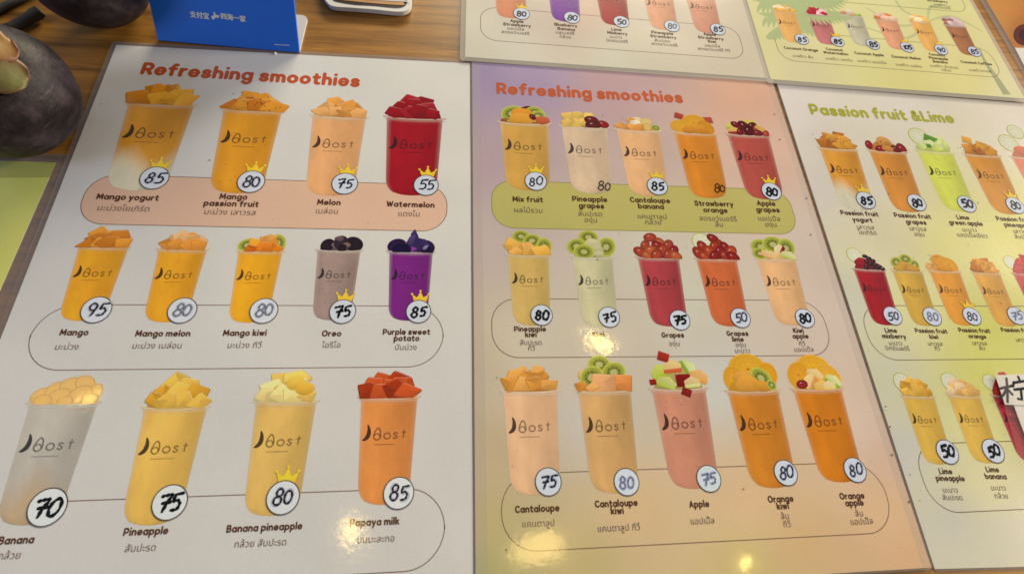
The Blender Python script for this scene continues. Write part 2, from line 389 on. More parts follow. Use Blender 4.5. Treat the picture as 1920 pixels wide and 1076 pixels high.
        if kind not in 'ql': mb.v[nv0:] = [(a, max(b, -.012), c) for a, b, c in mb.v[nv0:]]
    return mb

# chunk colours (as they look in the photo)
MG, ML, WM, PY, PN, CT, OR = (208, 138, 42), (212, 150, 82), (150, 34, 38), (178, 72, 34), (206, 160, 66), (214, 146, 66), (212, 148, 42)
MG2, BN, GR, GG, CR, PUR, OREO, STR = (196, 120, 36), (214, 178, 110), (120, 32, 34), (165, 95, 45), (226, 208, 170), (52, 34, 62), (46, 36, 40), (170, 62, 48)
def cubes(c1, c2=None, n=7, h=.30, seed=1, s=.26, mh=None):
    h *= 1.20; rng = random.Random(seed); out = [('m', 0, -.01, .88, 0, c2 or c1, (mh or h * .78))]
    for row, (yy, m, wd) in enumerate(((h * .76, 2, .40), (h * .50, 3, .62), (h * .24, 4, .74))):
        m = max(2, min(m, n - 2 + row))
        for j in range(m):
            x = ((j + .5) / m - .5) * wd * 1.08 + rng.uniform(-.03, .03)
            out.append(('c', x, yy + rng.uniform(-.02, .03) - abs(x) * h * .35 * (row == 0), s * rng.uniform(.95, 1.35), rng.uniform(0, 60), c1 if rng.random() < .6 or not c2 else c2))
    return out
R = {}
R['mango_y'] = cubes((214, 148, 50), (196, 122, 38), h=.32, seed=3, s=.32)
R['mango_p'] = cubes((210, 138, 44), (188, 108, 32), h=.28, seed=8, s=.34) + [('d', -.1, .2, .5, 0, (80, 45, 20), 12), ('d', .2, .14, .3, 0, (60, 35, 18), 8)]
R['melon'] = cubes((216, 156, 88), (206, 138, 62), h=.36, seed=5, s=.27)
R['wmelon'] = cubes((158, 38, 44), (136, 28, 34), h=.44, seed=11, s=.27)
R['mango'] = cubes((206, 134, 48), (188, 112, 36), h=.34, seed=13, s=.34)
R['mango_m'] = cubes((206, 134, 54), (212, 158, 100), h=.34, seed=17, s=.30)
R['mango_k'] = [('m', 0, 0, .92, 0, MG, .28), ('k', -.30, .15, .40, 20), ('k', .32, .22, .44, 100), ('c', -.12, .18, .38, 10, (214, 140, 48)), ('c', .12, .28, .42, 20, (208, 132, 52)), ('c', .32, .09, .30, 5, (206, 120, 36)), ('c', .06, .09, .36, 50, (200, 112, 34)), ('c', -.20, .06, .26, 0, (186, 92, 30)), ('s', .14, .34, .34, 15, (214, 150, 72))]
R['oreo'] = [('m', 0, 0, .84, 0, (110, 88, 84), .26), ('e', -.26, .13, .34, 60, OREO), ('e', .30, .17, .42, -30, OREO), ('w', -.06, .14, .24, 0, (120, 96, 90)), ('e', .02, .20, .36, 80, (56, 44, 48)), ('w', .14, .13, .2, 0, (116, 92, 84)), ('w', -.02, .3, .2, 0, (98, 80, 78)), ('e', .06, .06, .22, 70, OREO)]
R['purple'] = [('m', 0, 0, .86, 0, (80, 40, 86), .2), ('e', -.30, .14, .42, 20, PUR), ('e', .28, .12, .44, -10, PUR), ('s', -.1, .16, .3, 30, (112, 60, 118)), ('e', .06, .18, .36, 0, (58, 44, 78)), ('s', .06, .40, .34, 90, (62, 48, 88)), ('s', .0, .3, .3, 60, (78, 60, 100)), ('s', .22, .24, .36, -20, (60, 46, 84)), ('s', .0, .06, .26, 10, (126, 60, 124)), ('e', .34, .03, .26, 0, (40, 30, 48)), ('e', -.2, .05, .4, 0, (38, 28, 52)), ('s', .3, .12, .16, 40, (130, 120, 150))]
R['banana'] = [('m', 0, 0, .90, 0, (206, 158, 86), .26)] + [('b', x, y, s, r, (220, 168, 98)) for x, y, s, r in ((-.34, .12, .3, 30), (-.18, .2, .3, 40), (.02, .27, .32, 10), (.2, .3, .3, -20), (.36, .16, .28, 60), (-.08, .1, .34, 0), (.18, .13, .34, 30), (-.3, .04, .26, 0), (.0, .03, .22, 0), (.34, .05, .24, 20))]
R['pine'] = cubes((212, 166, 72), (192, 140, 46), h=.40, seed=23, s=.32)
R['banpine'] = cubes((214, 172, 84), (226, 190, 120), h=.40, seed=29, s=.29) + [('w', .1, .3, .34, 0, (222, 176, 70)), ('w', .26, .2, .3, 0, (214, 164, 62))]
R['papaya'] = cubes((178, 76, 38), (150, 54, 26), h=.34, seed=31, s=.34)
R['mix'] = [('m', 0, 0, .8, 0, (150, 110, 50), .24), ('k', -.22, .22, .46, 30), ('g', .10, .30, .34, 0, (110, 45, 30)), ('k', .22, .27, .36, -20), ('w', -.04, .24, .40, 20, (216, 140, 44)), ('k', .26, .18, .32, 40), ('w', .34, .09, .30, 10, (190, 92, 52)), ('w', -.06, .09, .50, 5, (214, 146, 52)), ('g', .16, .16, .16, -60, (96, 30, 26)), ('s', -.36, .06, .18, 10, (150, 92, 44))]
R['pinegrape'] = [('m', -.04, 0, .8, 0, (206, 158, 70), .2)] + [('c', x, y, s, 0, (216, 172, 82)) for x, y, s in ((-.3, .26, .26), (-.08, .28, .28), (.12, .29, .2), (-.34, .09, .24), (-.14, .1, .3), (-.0, .14, .22))] + [('g', .16, .18, .3, -10, (104, 28, 30)), ('g', .38, .09, .26, -15, (140, 30, 34)), ('g', .18, .06, .32, 5, (88, 26, 26))]
R['cantban'] = [('m', 0, 0, .84, 0, CT, .2)] + [('c', -.34, .10, .26, 10, (214, 146, 72)), ('b', .0, .24, .3, 0, (226, 196, 140)), ('b', .2, .23, .26, 0, (216, 178, 108)), ('c', -.12, .26, .18, 20, CT), ('c', -.06, .1, .34, 40, (216, 142, 66)), ('k', .38, .08, .2, 0), ('b', .2, .09, .22, 90, (214, 172, 92)), ('s', -.04, .2, .24, 0, (234, 214, 176))]
R['straworange'] = [('m', 0, 0, .82, 0, OR, .24), ('q', -.28, .44, .24, -15, (166, 66, 50)), ('q', .34, .36, .26, 10, (170, 74, 60)), ('o', .02, .27, .56, 10, OR), ('o', -.30, .17, .42, 0, (212, 150, 44)), ('o', .26, .16, .42, -50, (200, 132, 38)), ('w', .06, .12, .34, 0, (206, 136, 46)), ('w', -.12, .08, .28, 0, (200, 128, 42)), ('w', .2, .05, .28, 0, (196, 122, 36))]
R['applegrape'] = [('m', 0, 0, .84, 0, (150, 60, 44), .18), ('a', -.34, .22, .26, 20, (196, 186, 90), (150, 160, 60)), ('a', -.30, .10, .30, 10, (206, 160, 84), (140, 50, 36)), ('a', .12, .28, .4, -20, (204, 176, 84), (190, 180, 80)), ('g', -.04, .24, .30, -50, (92, 26, 28)), ('g', .14, .24, .26, 40, (96, 26, 30)), ('a', .30, .14, .34, -40, (206, 150, 80), (150, 56, 40)), ('g', .04, .12, .3, 80, (80, 24, 26)), ('g', -.16, .08, .2, 70, (110, 30, 34)), ('g', .22, .06, .24, 0, (116, 34, 38)), ('g', .4, .05, .2, 70, (158, 62, 46)), ('g', -.22, .26, .22, -30, (110, 30, 34))]
R['pinekiwi'] = [('m', 0, 0, .86, 0, PN, .26), ('k', -.14, .46, .40, 0), ('k', .10, .36, .42, 10), ('k', .36, .22, .44, 80), ('c', -.32, .24, .42, 0, (212, 156, 70)), ('c', -.26, .08, .34, 30, (216, 158, 74)), ('c', .02, .20, .34, 20, (206, 150, 78)), ('c', .28, .11, .44, 0, (218, 160, 68)), ('c', -.02, .06, .26, 0, (200, 146, 66))]
R['kiwi'] = [('m', 0, 0, .84, 0, (180, 170, 110), .3), ('k', -.04, .50, .46, 0), ('k', -.34, .27, .46, 30), ('k', .34, .26, .52, 60), ('w', .04, .32, .42, 0, (196, 182, 132)), ('w', .12, .17, .36, 0, (186, 174, 122)), ('k', -.18, .13, .48, 0), ('w', .16, .07, .24, 0, (190, 180, 128))]
def grapes(seed, c1, c2, lime=False):
    rng = random.Random(seed); out = [('l', -.26, .42, .42, 0)] if lime else []
    out += [('m', 0, 0, .84, 0, c1, .26)]
    for x, y in ((-.1 + .12 * lime, .50), (.1, .36), (-.24, .30), (.02, .30), (.26, .30), (-.36, .14), (-.12, .18), (.12, .19), (.36, .18), (-.26, .06), (-.02, .07), (.22, .08), (.40, .06)):
        out.append(('g', x + rng.uniform(-.02, .02), y, rng.uniform(.26, .34), rng.choice((-60, -30, 10, 60)), rng.choice((c1, c2, mix(c1, c2, .5)))))
    return out
R['grapes'] = grapes(3, (140, 40, 40), (172, 84, 48)); R['grapeslime'] = grapes(9, (132, 38, 34), (166, 66, 40), True)
R['kiwiapple'] = [('m', 0, 0, .86, 0, (208, 168, 110), .26), ('k', -.28, .30, .48, 0), ('k', .02, .36, .52, 10), ('k', .30, .27, .52, 60), ('k', -.34, .13, .36, 0), ('a', .12, .20, .36, 60, (216, 190, 140), (130, 28, 28)), ('a', -.16, .09, .40, -30, (218, 180, 116), (210, 150, 90)), ('c', .04, .08, .32, 0, (220, 176, 116)), ('a', .30, .08, .38, -20, (206, 196, 130), (168, 176, 70))]
R['cant'] = cubes((214, 150, 72), (198, 132, 56), h=.38, seed=41, s=.28)
R['cantkiwi'] = [('m', 0, 0, .86, 0, CT, .26), ('c', -.32, .28, .24, 0, (214, 150, 90)), ('k', -.04, .46, .40, 0), ('k', -.20, .24, .46, 40), ('k', .20, .32, .44, 20), ('c', -.40, .10, .24, 0, (206, 130, 52)), ('c', .36, .15, .42, 30, (206, 126, 62)), ('c', .02, .14, .50, 10, (216, 152, 96)), ('c', -.2, .06, .24, 0, (212, 150, 80))]
R['apple'] = [('m', 0, 0, .84, 0, (186, 160, 90), .36), ('q', -.18, .54, .24, -15, (160, 48, 34)), ('a', -.28, .28, .36, 30, (190, 190, 80), (160, 176, 50)), ('a', .22, .36, .34, -60, (200, 200, 130), (126, 148, 44)), ('a', -.06, .36, .36, 10, (216, 180, 110), (190, 90, 50)), ('a', .36, .2, .36, -10, (216, 160, 92), (206, 140, 66)), ('q', .10, .14, .32, 5, (128, 26, 26)), ('a', -.2, .1, .36, -20, (190, 186, 104), (166, 176, 64)), ('q', -.42, .12, .14, 10, (150, 36, 28)), ('a', .24, .1, .3, 10, (210, 176, 116), (196, 190, 110)), ('q', .12, -.05, .2, -20, (130, 40, 34))]
R['orangekiwi'] = [('o', .0, .38, .7, 0, (216, 156, 46)), ('o', -.3, .22, .46, 80, (214, 150, 46)), ('o', .30, .26, .5, 60, (214, 148, 38)), ('m', 0, 0, .88, 0, OR, .3), ('k', .2, .22, .42, -50), ('w', -.14, .24, .34, 0, (214, 150, 60)), ('w', -.06, .1, .46, 0, (216, 148, 56)), ('w', .18, .08, .3, 0, (210, 142, 48)), ('k', .36, .1, .2, -60)]
R['orangeapple'] = [('o', .04, .36, .66, 0, (222, 160, 44)), ('o', -.28, .26, .5, 60, (218, 150, 40)), ('o', .28, .24, .5, -40, (222, 160, 50)), ('m', 0, 0, .84, 0, (218, 152, 48), .2), ('a', .02, .26, .34, -20, (222, 186, 116), (214, 150, 80)), ('a', -.1, .12, .34, 60, (226, 190, 120), (206, 140, 70)), ('g', -.26, .09, .22, 10, (140, 44, 40)), ('a', .34, .15, .32, -30, (206, 200, 130), (130, 160, 50)), ('a', .1, .04, .34, 0, (220, 176, 90), (216, 150, 60)), ('a', .24, .06, .26, 10, (222, 190, 130), (210, 180, 90))]
R['pf'] = cubes((208, 142, 54), (176, 104, 38), h=.42, seed=51, s=.30) + [('d', .0, .22, .5, 0, (92, 52, 24), 22)]
R['pfgrape'] = [('m', 0, 0, .86, 0, (196, 124, 54), .3), ('g', -.40, .16, .26, 80, (140, 36, 38)), ('g', .40, .10, .34, 100, (140, 34, 40)), ('w', .0, .28, .4, 0, (204, 140, 66)), ('d', .02, .24, .4, 0, (90, 50, 30), 16), ('g', -.14, .06, .28, 10, (132, 34, 34)), ('g', .24, .08, .28, -20, (110, 30, 30)), ('w', .04, .08, .28, 0, (200, 130, 60))]
R['limeapple'] = [('l', -.26, .42, .5, 0), ('m', 0, -.02, .84, 0, (196, 196, 90), .2), ('q', .0, .34, .4, -20, (96, 132, 44)), ('s', .3, .34, .34, 100, (206, 206, 130)), ('a', -.06, .2, .42, -10, (206, 206, 140), (84, 124, 40)), ('s', .16, .22, .34, 40, (206, 208, 130)), ('s', .36, .18, .34, 80, (198, 202, 110)), ('s', -.28, .12, .36, 10, (200, 204, 120)), ('s', .06, .08, .4, 0, (198, 200, 100)), ('q', -.1, .16, .16, 0, (90, 130, 40))]
R['pfpine'] = [('m', 0, 0, .88, 0, (196, 126, 44), .3), ('q', -.22, .42, .3, -10, (216, 156, 62)), ('c', -.3, .2, .3, 0, (200, 130, 48)), ('c', .12, .28, .34, 0, (212, 148, 50)), ('c', .26, .12, .4, 10, (206, 138, 42)), ('c', -.04, .12, .3, 0, (160, 92, 34)), ('d', -.12, .2, .4, 0, (84, 46, 20), 22)]
R['limestraw'] = [('l', -.34, .40, .5, 0), ('m', 0, 0, .86, 0, (206, 120, 80), .28), ('w', -.1, .2, .4, 0, (204, 110, 70)), ('w', .2, .2, .4, 0, (200, 96, 66)), ('l', .0, .75, .42, 0), ('q', .3, .5, .3, 0, (110, 150, 60)), ('c', .1, .08, .3, 0, (226, 170, 120))]
R['limeberry'] = [('l', -.30, .42, .46, 0), ('m', .02, 0, .88, 0, (150, 36, 40), .3), ('w', -.16, .2, .4, 0, (150, 34, 40))] + [('g', x, y, .16, 0, c) for x, y, c in ((.0, .40, (46, 26, 44)), (.1, .34, (40, 24, 40)), (.2, .27, (50, 24, 36)), (.0, .24, (60, 24, 36)), (.1, .17, (44, 22, 34)), (.24, .15, (66, 24, 34)), (.34, .1, (44, 24, 36)), (-.04, .12, (90, 26, 34)), (.4, .04, (50, 26, 40)), (.12, .06, (70, 24, 34)), (-.06, .04, (56, 24, 34)), (.26, .05, (48, 22, 34)))]
R['pfkiwi'] = [('m', 0, 0, .84, 0, (190, 150, 60), .3), ('k', -.24, .26, .40, 30), ('k', .08, .38, .38, 0), ('k', .30, .2, .34, 70), ('w', -.06, .16, .44, 0, (200, 146, 56)), ('w', .2, .06, .4, 0, (196, 142, 56)), ('w', -.22, .06, .32, 0, (196, 148, 60)), ('d', .0, .2, .5, 0, (70, 50, 24), 12)]
R['pforange'] = [('m', 0, 0, .86, 0, OR, .3), ('o', -.04, .30, .5, 0, (214, 146, 50)), ('o', .2, .2, .54, -30, (214, 150, 44)), ('c', -.32, .12, .3, 0, (212, 150, 80)), ('d', -.3, .14, .2, 0, (84, 50, 26), 14), ('d', -.14, .4, .2, 0, (84, 50, 26), 8), ('w', .06, .06, .4, 0, (210, 138, 42))]
R['redberry'] = [('l', -.36, .34, .44, 0), ('m', 0, 0, .86, 0, (176, 50, 46), .46), ('c', .0, .30, .4, 0, (176, 46, 44)), ('c', .1, .52, .3, 0, (180, 44, 44)), ('c', -.2, .1, .34, 0, (170, 44, 44)), ('c', .24, .1, .4, 0, (172, 44, 42))]
R['limepine'] = [('l', -.32, .36, .5, 0)] + cubes((212, 160, 62), (196, 142, 48), h=.40, seed=61, s=.28)
R['limeban'] = [('l', -.26, .36, .5, 0)] + cubes((214, 162, 84), (222, 184, 130), h=.36, seed=67, s=.26)
R['coco_o'] = cubes((226, 166, 76), (236, 200, 150), h=.34, seed=71, s=.28); R['coco_w'] = cubes((170, 38, 44), (222, 170, 160), h=.30, seed=73, s=.26)
R['coco_a'] = [('m', 0, 0, .84, 0, (220, 200, 160), .26), ('w', -.3, .16, .28, 0, (208, 140, 90)), ('w', -.05, .26, .36, 0, (226, 206, 176)), ('q', .14, .12, .22, 0, (176, 186, 84)), ('q', .34, .1, .22, 20, (160, 176, 70)), ('w', .0, .08, .24, 0, (222, 160, 110))]
R['coco_m'] = cubes((206, 120, 66), (228, 184, 146), h=.34, seed=79, s=.28); R['coco_p'] = cubes((226, 170, 80), (238, 206, 150), h=.34, seed=83, s=.26)
R['coffee'] = cubes((160, 108, 84), (206, 176, 160), h=.44, seed=89, s=.30)

# ------------------------------------------------------------------ a drink as it is printed on a sheet
LAY = dict(frame=2e-5, line=5e-5, body=8e-5, rim=1.2e-4, fruit=1.4e-4, text=1.9e-4, crown=4.6e-4, badge=5.0e-4, hand=5.6e-4)
def half_width(v):                               # outline of the cup: straight sides drawn in, rounded foot
    w = .455 - .075 * v
    if v > .82: w -= .20 * (1 - math.sqrt(max(0, 1 - ((v - .82) / .18) ** 2)))
    return w
def drink(sheet, zs, rimL, rimR, H, col, recipe, price=None, badge=None, style='n', crown=False, br=.007, ang=0.0, seed=0, low=None, kind='', plain_badge=True, dark=None, lean=0.0, speck=0):
    rng = random.Random(seed * 7 + 3); br *= .90
    a, b = Vector(P(rimL, zs)), Vector(P(rimR, zs)); c = (a + b) / 2; W = (b - a).length; pc = ((rimL[0] + rimR[0]) / 2, (rimL[1] + rimR[1]) / 2)
    C = lambda k: ink(k, (pc[0], pc[1] - 10)) if k and max(k) > 1.0 else k
    pm = (pc[0], pc[1] + 60); base = ink(col, pm); foot = ink(low, pm) if low else mul(base, 1.02)
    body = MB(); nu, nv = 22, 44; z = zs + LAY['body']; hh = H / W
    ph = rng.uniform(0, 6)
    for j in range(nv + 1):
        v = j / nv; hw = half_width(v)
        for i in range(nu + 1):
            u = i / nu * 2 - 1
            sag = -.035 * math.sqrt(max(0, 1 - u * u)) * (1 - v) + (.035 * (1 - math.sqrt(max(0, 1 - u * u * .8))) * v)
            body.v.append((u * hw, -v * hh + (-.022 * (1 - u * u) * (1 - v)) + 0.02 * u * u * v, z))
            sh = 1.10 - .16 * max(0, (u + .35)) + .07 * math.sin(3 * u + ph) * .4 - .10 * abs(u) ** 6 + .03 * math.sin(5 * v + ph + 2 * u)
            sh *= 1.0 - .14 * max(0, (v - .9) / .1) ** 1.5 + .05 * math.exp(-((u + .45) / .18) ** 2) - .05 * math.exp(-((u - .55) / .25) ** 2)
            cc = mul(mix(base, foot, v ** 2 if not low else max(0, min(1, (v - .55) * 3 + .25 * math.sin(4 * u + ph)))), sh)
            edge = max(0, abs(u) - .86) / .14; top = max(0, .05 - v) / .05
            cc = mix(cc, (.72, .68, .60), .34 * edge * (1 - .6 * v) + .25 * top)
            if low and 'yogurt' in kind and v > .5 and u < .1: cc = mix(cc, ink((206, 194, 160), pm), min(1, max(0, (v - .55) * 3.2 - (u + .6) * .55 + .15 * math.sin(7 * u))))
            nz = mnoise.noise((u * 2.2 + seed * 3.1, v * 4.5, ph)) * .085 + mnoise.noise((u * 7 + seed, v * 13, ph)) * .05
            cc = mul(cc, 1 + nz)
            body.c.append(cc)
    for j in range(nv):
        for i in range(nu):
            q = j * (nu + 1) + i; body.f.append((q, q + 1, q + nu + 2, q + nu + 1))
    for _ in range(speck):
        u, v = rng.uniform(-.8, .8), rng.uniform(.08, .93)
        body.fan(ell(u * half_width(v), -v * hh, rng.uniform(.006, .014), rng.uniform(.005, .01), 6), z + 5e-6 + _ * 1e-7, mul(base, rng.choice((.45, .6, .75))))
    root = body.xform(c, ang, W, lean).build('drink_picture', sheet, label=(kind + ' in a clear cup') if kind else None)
    # everything below is printed over the drink and belongs to it
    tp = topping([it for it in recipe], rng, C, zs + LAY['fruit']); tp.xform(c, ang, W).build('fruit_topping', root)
    rim = MB(); rc = mix(base, (.74, .70, .62), .55)
    rim.stroke(smooth([(-.5, .018), (-.3, -.012), (0, -.022), (.3, -.012), (.5, .018)], 4), .030, zs + LAY['text'] - 1e-5, rc)
    rim.stroke(smooth([(-.47, -.035), (-.3, -.055), (0, -.066), (.3, -.055), (.47, -.035)], 4), .012, zs + LAY['text'] - 5e-6, mix(base, (.8, .76, .68), .28))
    rim.xform(c, ang, W).build('cup_rim', root)
    dk = dark or mix(base, (.016, .012, .016), .92); md = mix(base, dk, .72); tz = zs + LAY['text']
    lt = MB()
    y0 = -.36 * hh
    cres = smooth([(-.312, y0 + .150), (-.292, y0 + .09), (-.290, y0 + .02), (-.308, y0 - .035), (-.345, y0 - .070), (-.375, y0 - .082)], 3); n = len(cres)
    lt.stroke(cres, [.014 + .052 * math.sin(math.pi * (k + .4) / n) for k in range(n)], tz, dk)
    lt.stroke(smooth([(-.150, y0 + .100), (-.118, y0 + .068), (-.104, y0 - .0), (-.108, y0 - .05), (-.155, y0 - .085), (-.205, y0 - .055), (-.208, y0 - .005), (-.180, y0 + .07)], 4, True), .020, tz + 2e-6, md, closed=True)
    lt.stroke(smooth([(-.198, y0 - .015), (-.165, y0 + .012), (-.128, y0 + .0), (-.118, y0 - .035)], 3), .016, tz + 4e-6, md)
    lt.stroke(ell(.0, y0 - .025, .050, .046, 16), .019, tz, md, closed=True)
    lt.stroke(smooth([(.158, y0 + .012), (.13, y0 + .026), (.103, y0 + .01), (.13, y0 - .018), (.16, y0 - .04), (.13, y0 - .066), (.098, y0 - .05)], 3), .019, tz, md)
    lt.stroke([(.262, y0 + .06), (.256, y0 - .055)], .019, tz, md); lt.stroke([(.235, y0 + .026), (.29, y0 + .03)], .016, tz + 2e-6, md)
    x = -.20
    while x < .12:                               # the strap line under the name, too small to read
        w = rng.uniform(.012, .03); lt.stroke([(x, y0 - .155), (x + w, y0 - .155)], rng.uniform(.009, .014), tz, mix(base, dk, .55), caps=False); x += w + .005
    lt.xform(c, ang, W).build('cup_lettering', root)
    if badge:
        bc = P(badge, zs); bz = zs + LAY['badge']; bi = lambda k: ink(k, badge)
        if plain_badge:
            m = MB(); m.fan(ell(0, 0, 1.06, 1.06, 36), bz, bi((70, 62, 58))); m.fan(ell(0, 0, .99, .99, 36), bz + 1e-5, bi((200, 199, 197)))
            m.xform(bc, ang, br).build('price_badge', root)
        if crown:
            m = MB(); y = bi((228, 188, 54)); y2 = bi((216, 170, 44)); cz = zs + LAY['crown']
            m.fan([(-.50, 0), (.50, 0), (.70, .74), (.27, .46), (.0, 1.02), (-.27, .46), (-.70, .74)], cz, [y2, y2, y, y, y, y, y], (0, .2), y)
            for q in ((-.71, .78), (0, 1.06), (.71, .78)): m.fan(ell(q[0], q[1], .10, .10, 10), cz + 4e-6, y)
            bx = .10; m.xform((bc[0] + br * bx, bc[1] + br * .82), ang, br).build('crown', root)
        if price:
            dkc = {'n': (28, 30, 40), 'b': (16, 18, 26), 'B': (12, 13, 20), 'f': (108, 108, 116), 'd': (38, 36, 40), 't': (26, 26, 30)}[style]
            gh = {'n': None, 'b': None, 'B': None, 'f': (180, 180, 182), 'd': (162, 161, 165), 't': None}[style]
            w = {'n': .15, 'b': .205, 'B': .25, 'f': .16, 'd': .14, 't': .11}[style]
            m = handwriting(price, rng, w, zs + LAY['hand'], bi(dkc), bi(gh) if gh else None)
            k = .96 if len(price) == 2 else .85
            m.xform(bc, ang + rng.uniform(-.05, .12), br * k).build('price_number', root)
    return root

def caption(sheet, zs, lines, thl, xh, ang, bold=.29, col=(84, 52, 36), tcol=(112, 88, 72)):
    for t, p in lines: lettering(t, 'caption', sheet, ink(col, p), zs + LAY['text'], ctr=P(p, zs), xh=xh * 1.04, ang=ang, w=bold)
    if thl: thai([(t, P(p, zs)) for t, p in thl], sheet, zs + LAY['text'], ink(tcol, thl[0][1]), xh * 1.75, ang)
def frame(sheet, zs, L, Rr, T, B, r, line, fill=None, ang=0.0, w=.00042, x0=None, x1=None):
    x0 = P(L, zs)[0] if L else x0; x1 = P(Rr, zs)[0] if Rr else x1; y1 = P(T, zs)[1]; y0 = P(B, zs)[1]
    pts = []
    for cx, cy, a in ((x1 - r, y1 - r, 0), (x0 + r, y1 - r, 90), (x0 + r, y0 + r, 180), (x1 - r, y0 + r, 270)):
        pts += [(cx + r * math.cos(math.radians(a + 9 * k)), cy + r * math.sin(math.radians(a + 9 * k))) for k in range(11)]
    if ang:
        mx, my = (x0 + x1) / 2, (y0 + y1) / 2
        pts = [(mx + (x - mx) * math.cos(ang) - (y - my) * math.sin(ang), my + (x - mx) * math.sin(ang) + (y - my) * math.cos(ang)) for x, y in pts]
    m = MB()
    if fill: m.fan(pts, zs + LAY['frame'], fill)
    m.stroke(pts, w, zs + LAY['line'], line, closed=True)
    return m.build('caption_frame', sheet)

# ------------------------------------------------------------------ a laminated sheet
def unpx(x, y, z=0.0):                           # spot on the counter back to the photo's pixel, for looking up the paper's tint
    d = Vector((x, y, z - CAMH)); v = AX * d.x + AY * d.y + AZ * d.z
    return (CX + FPX * v.x / v.z, CY + FPX * v.y / v.z) if v.z > 0.02 else (CX, CY)
def sheet_thing(corners, zs, label, tint=None, film=.003, film_mat=None, n=(44, 60), group='laminated drink menus on the counter', thick=2.5e-4):
    """corners TL, TR, BR, BL in metres"""
    global CURZ
    CURZ = zs
    o = empty('menu_sheet', (0, 0, 0), label, 'menu', group)
    tl, tr, br_, bl = [Vector(c) for c in corners]
    m = MB(); nu, nv = n
    for j in range(nv + 1):
        for i in range(nu + 1):
            u, v = i / nu, j / nv; p = tl * (1 - u) * (1 - v) + tr * u * (1 - v) + br_ * u * v + bl * (1 - u) * v
            m.v.append((p.x, p.y, zs))
            if tint:
                q = unpx(p.x, p.y); q = (max(-200, min(2200, q[0])), max(-200, min(1400, q[1])))
                m.c.append(ink(idw(tint, q), q))
            else: m.c.append((PAPER, PAPER, PAPER))
    for j in range(nv):
        for i in range(nu):
            q = j * (nu + 1) + i; m.f.append((q, q + 1, q + nu + 2, q + nu + 1))
    # the cut edge of the paper
    for a, b in ((tl, tr), (tr, br_), (br_, bl), (bl, tl)):
        i = len(m.v)
        for p, z in ((a, zs), (b, zs), (b, zs - thick), (a, zs - thick)): m.v.append((p.x, p.y, z)); m.c.append((.6, .6, .58))
        m.f.append((i, i + 1, i + 2, i + 3))
    m.build('paper', o)
    if film:
        f = MB(); z = zs - 6e-5; g = (.6, .6, .6)
        ce = (tl + tr + br_ + bl) / 4; ux = (tr - tl).normalized(); uy = (tl - bl).normalized()
        out = [tl + (-ux + uy) * film, tr + (ux + uy) * film, br_ + (ux - uy) * film, bl + (-ux - uy) * film]; inn = [tl, tr, br_, bl]
        r = .0022; op = []
        for k, q in enumerate(out):              # rounded corners of the pouch
            sx, sy = ((1, -1), (-1, -1), (-1, 1), (1, 1))[k]; cc = q + ux * sx * r + uy * sy * r
            th0 = (90, 0, 270, 180)[k]
            seq = [cc + (ux * math.cos(math.radians(th0 + 15 * j)) + uy * math.sin(math.radians(th0 + 15 * j))) * r for j in range(6, -1, -1)]
            if k == 0: seq = [cc + (ux * math.cos(math.radians(90 + 15 * j)) + uy * math.sin(math.radians(90 + 15 * j))) * r for j in range(6, -1, -1)]
            op.append(seq)
        for k in range(4):
            a = op[k]; b = op[(k + 1) % 4]
            f.poly([inn[k]] + [(p.x, p.y) for p in a], z, g) if False else None
            i = len(f.v); f.v += [(inn[k].x, inn[k].y, z)] + [(p.x, p.y, z) for p in a]; f.c += [g] * (len(a) + 1)
            f.f += [(i, i + 1 + j, i + 2 + j) for j in range(len(a) - 1)]
            i = len(f.v); f.v += [(a[-1].x, a[-1].y, z), (b[0].x, b[0].y, z), (inn[(k + 1) % 4].x, inn[(k + 1) % 4].y, z), (inn[k].x, inn[k].y, z)]; f.c += [g] * 4
            f.f.append((i, i + 1, i + 2, i + 3))
        f.build('laminate_film', o, film_mat or MF)
    return o

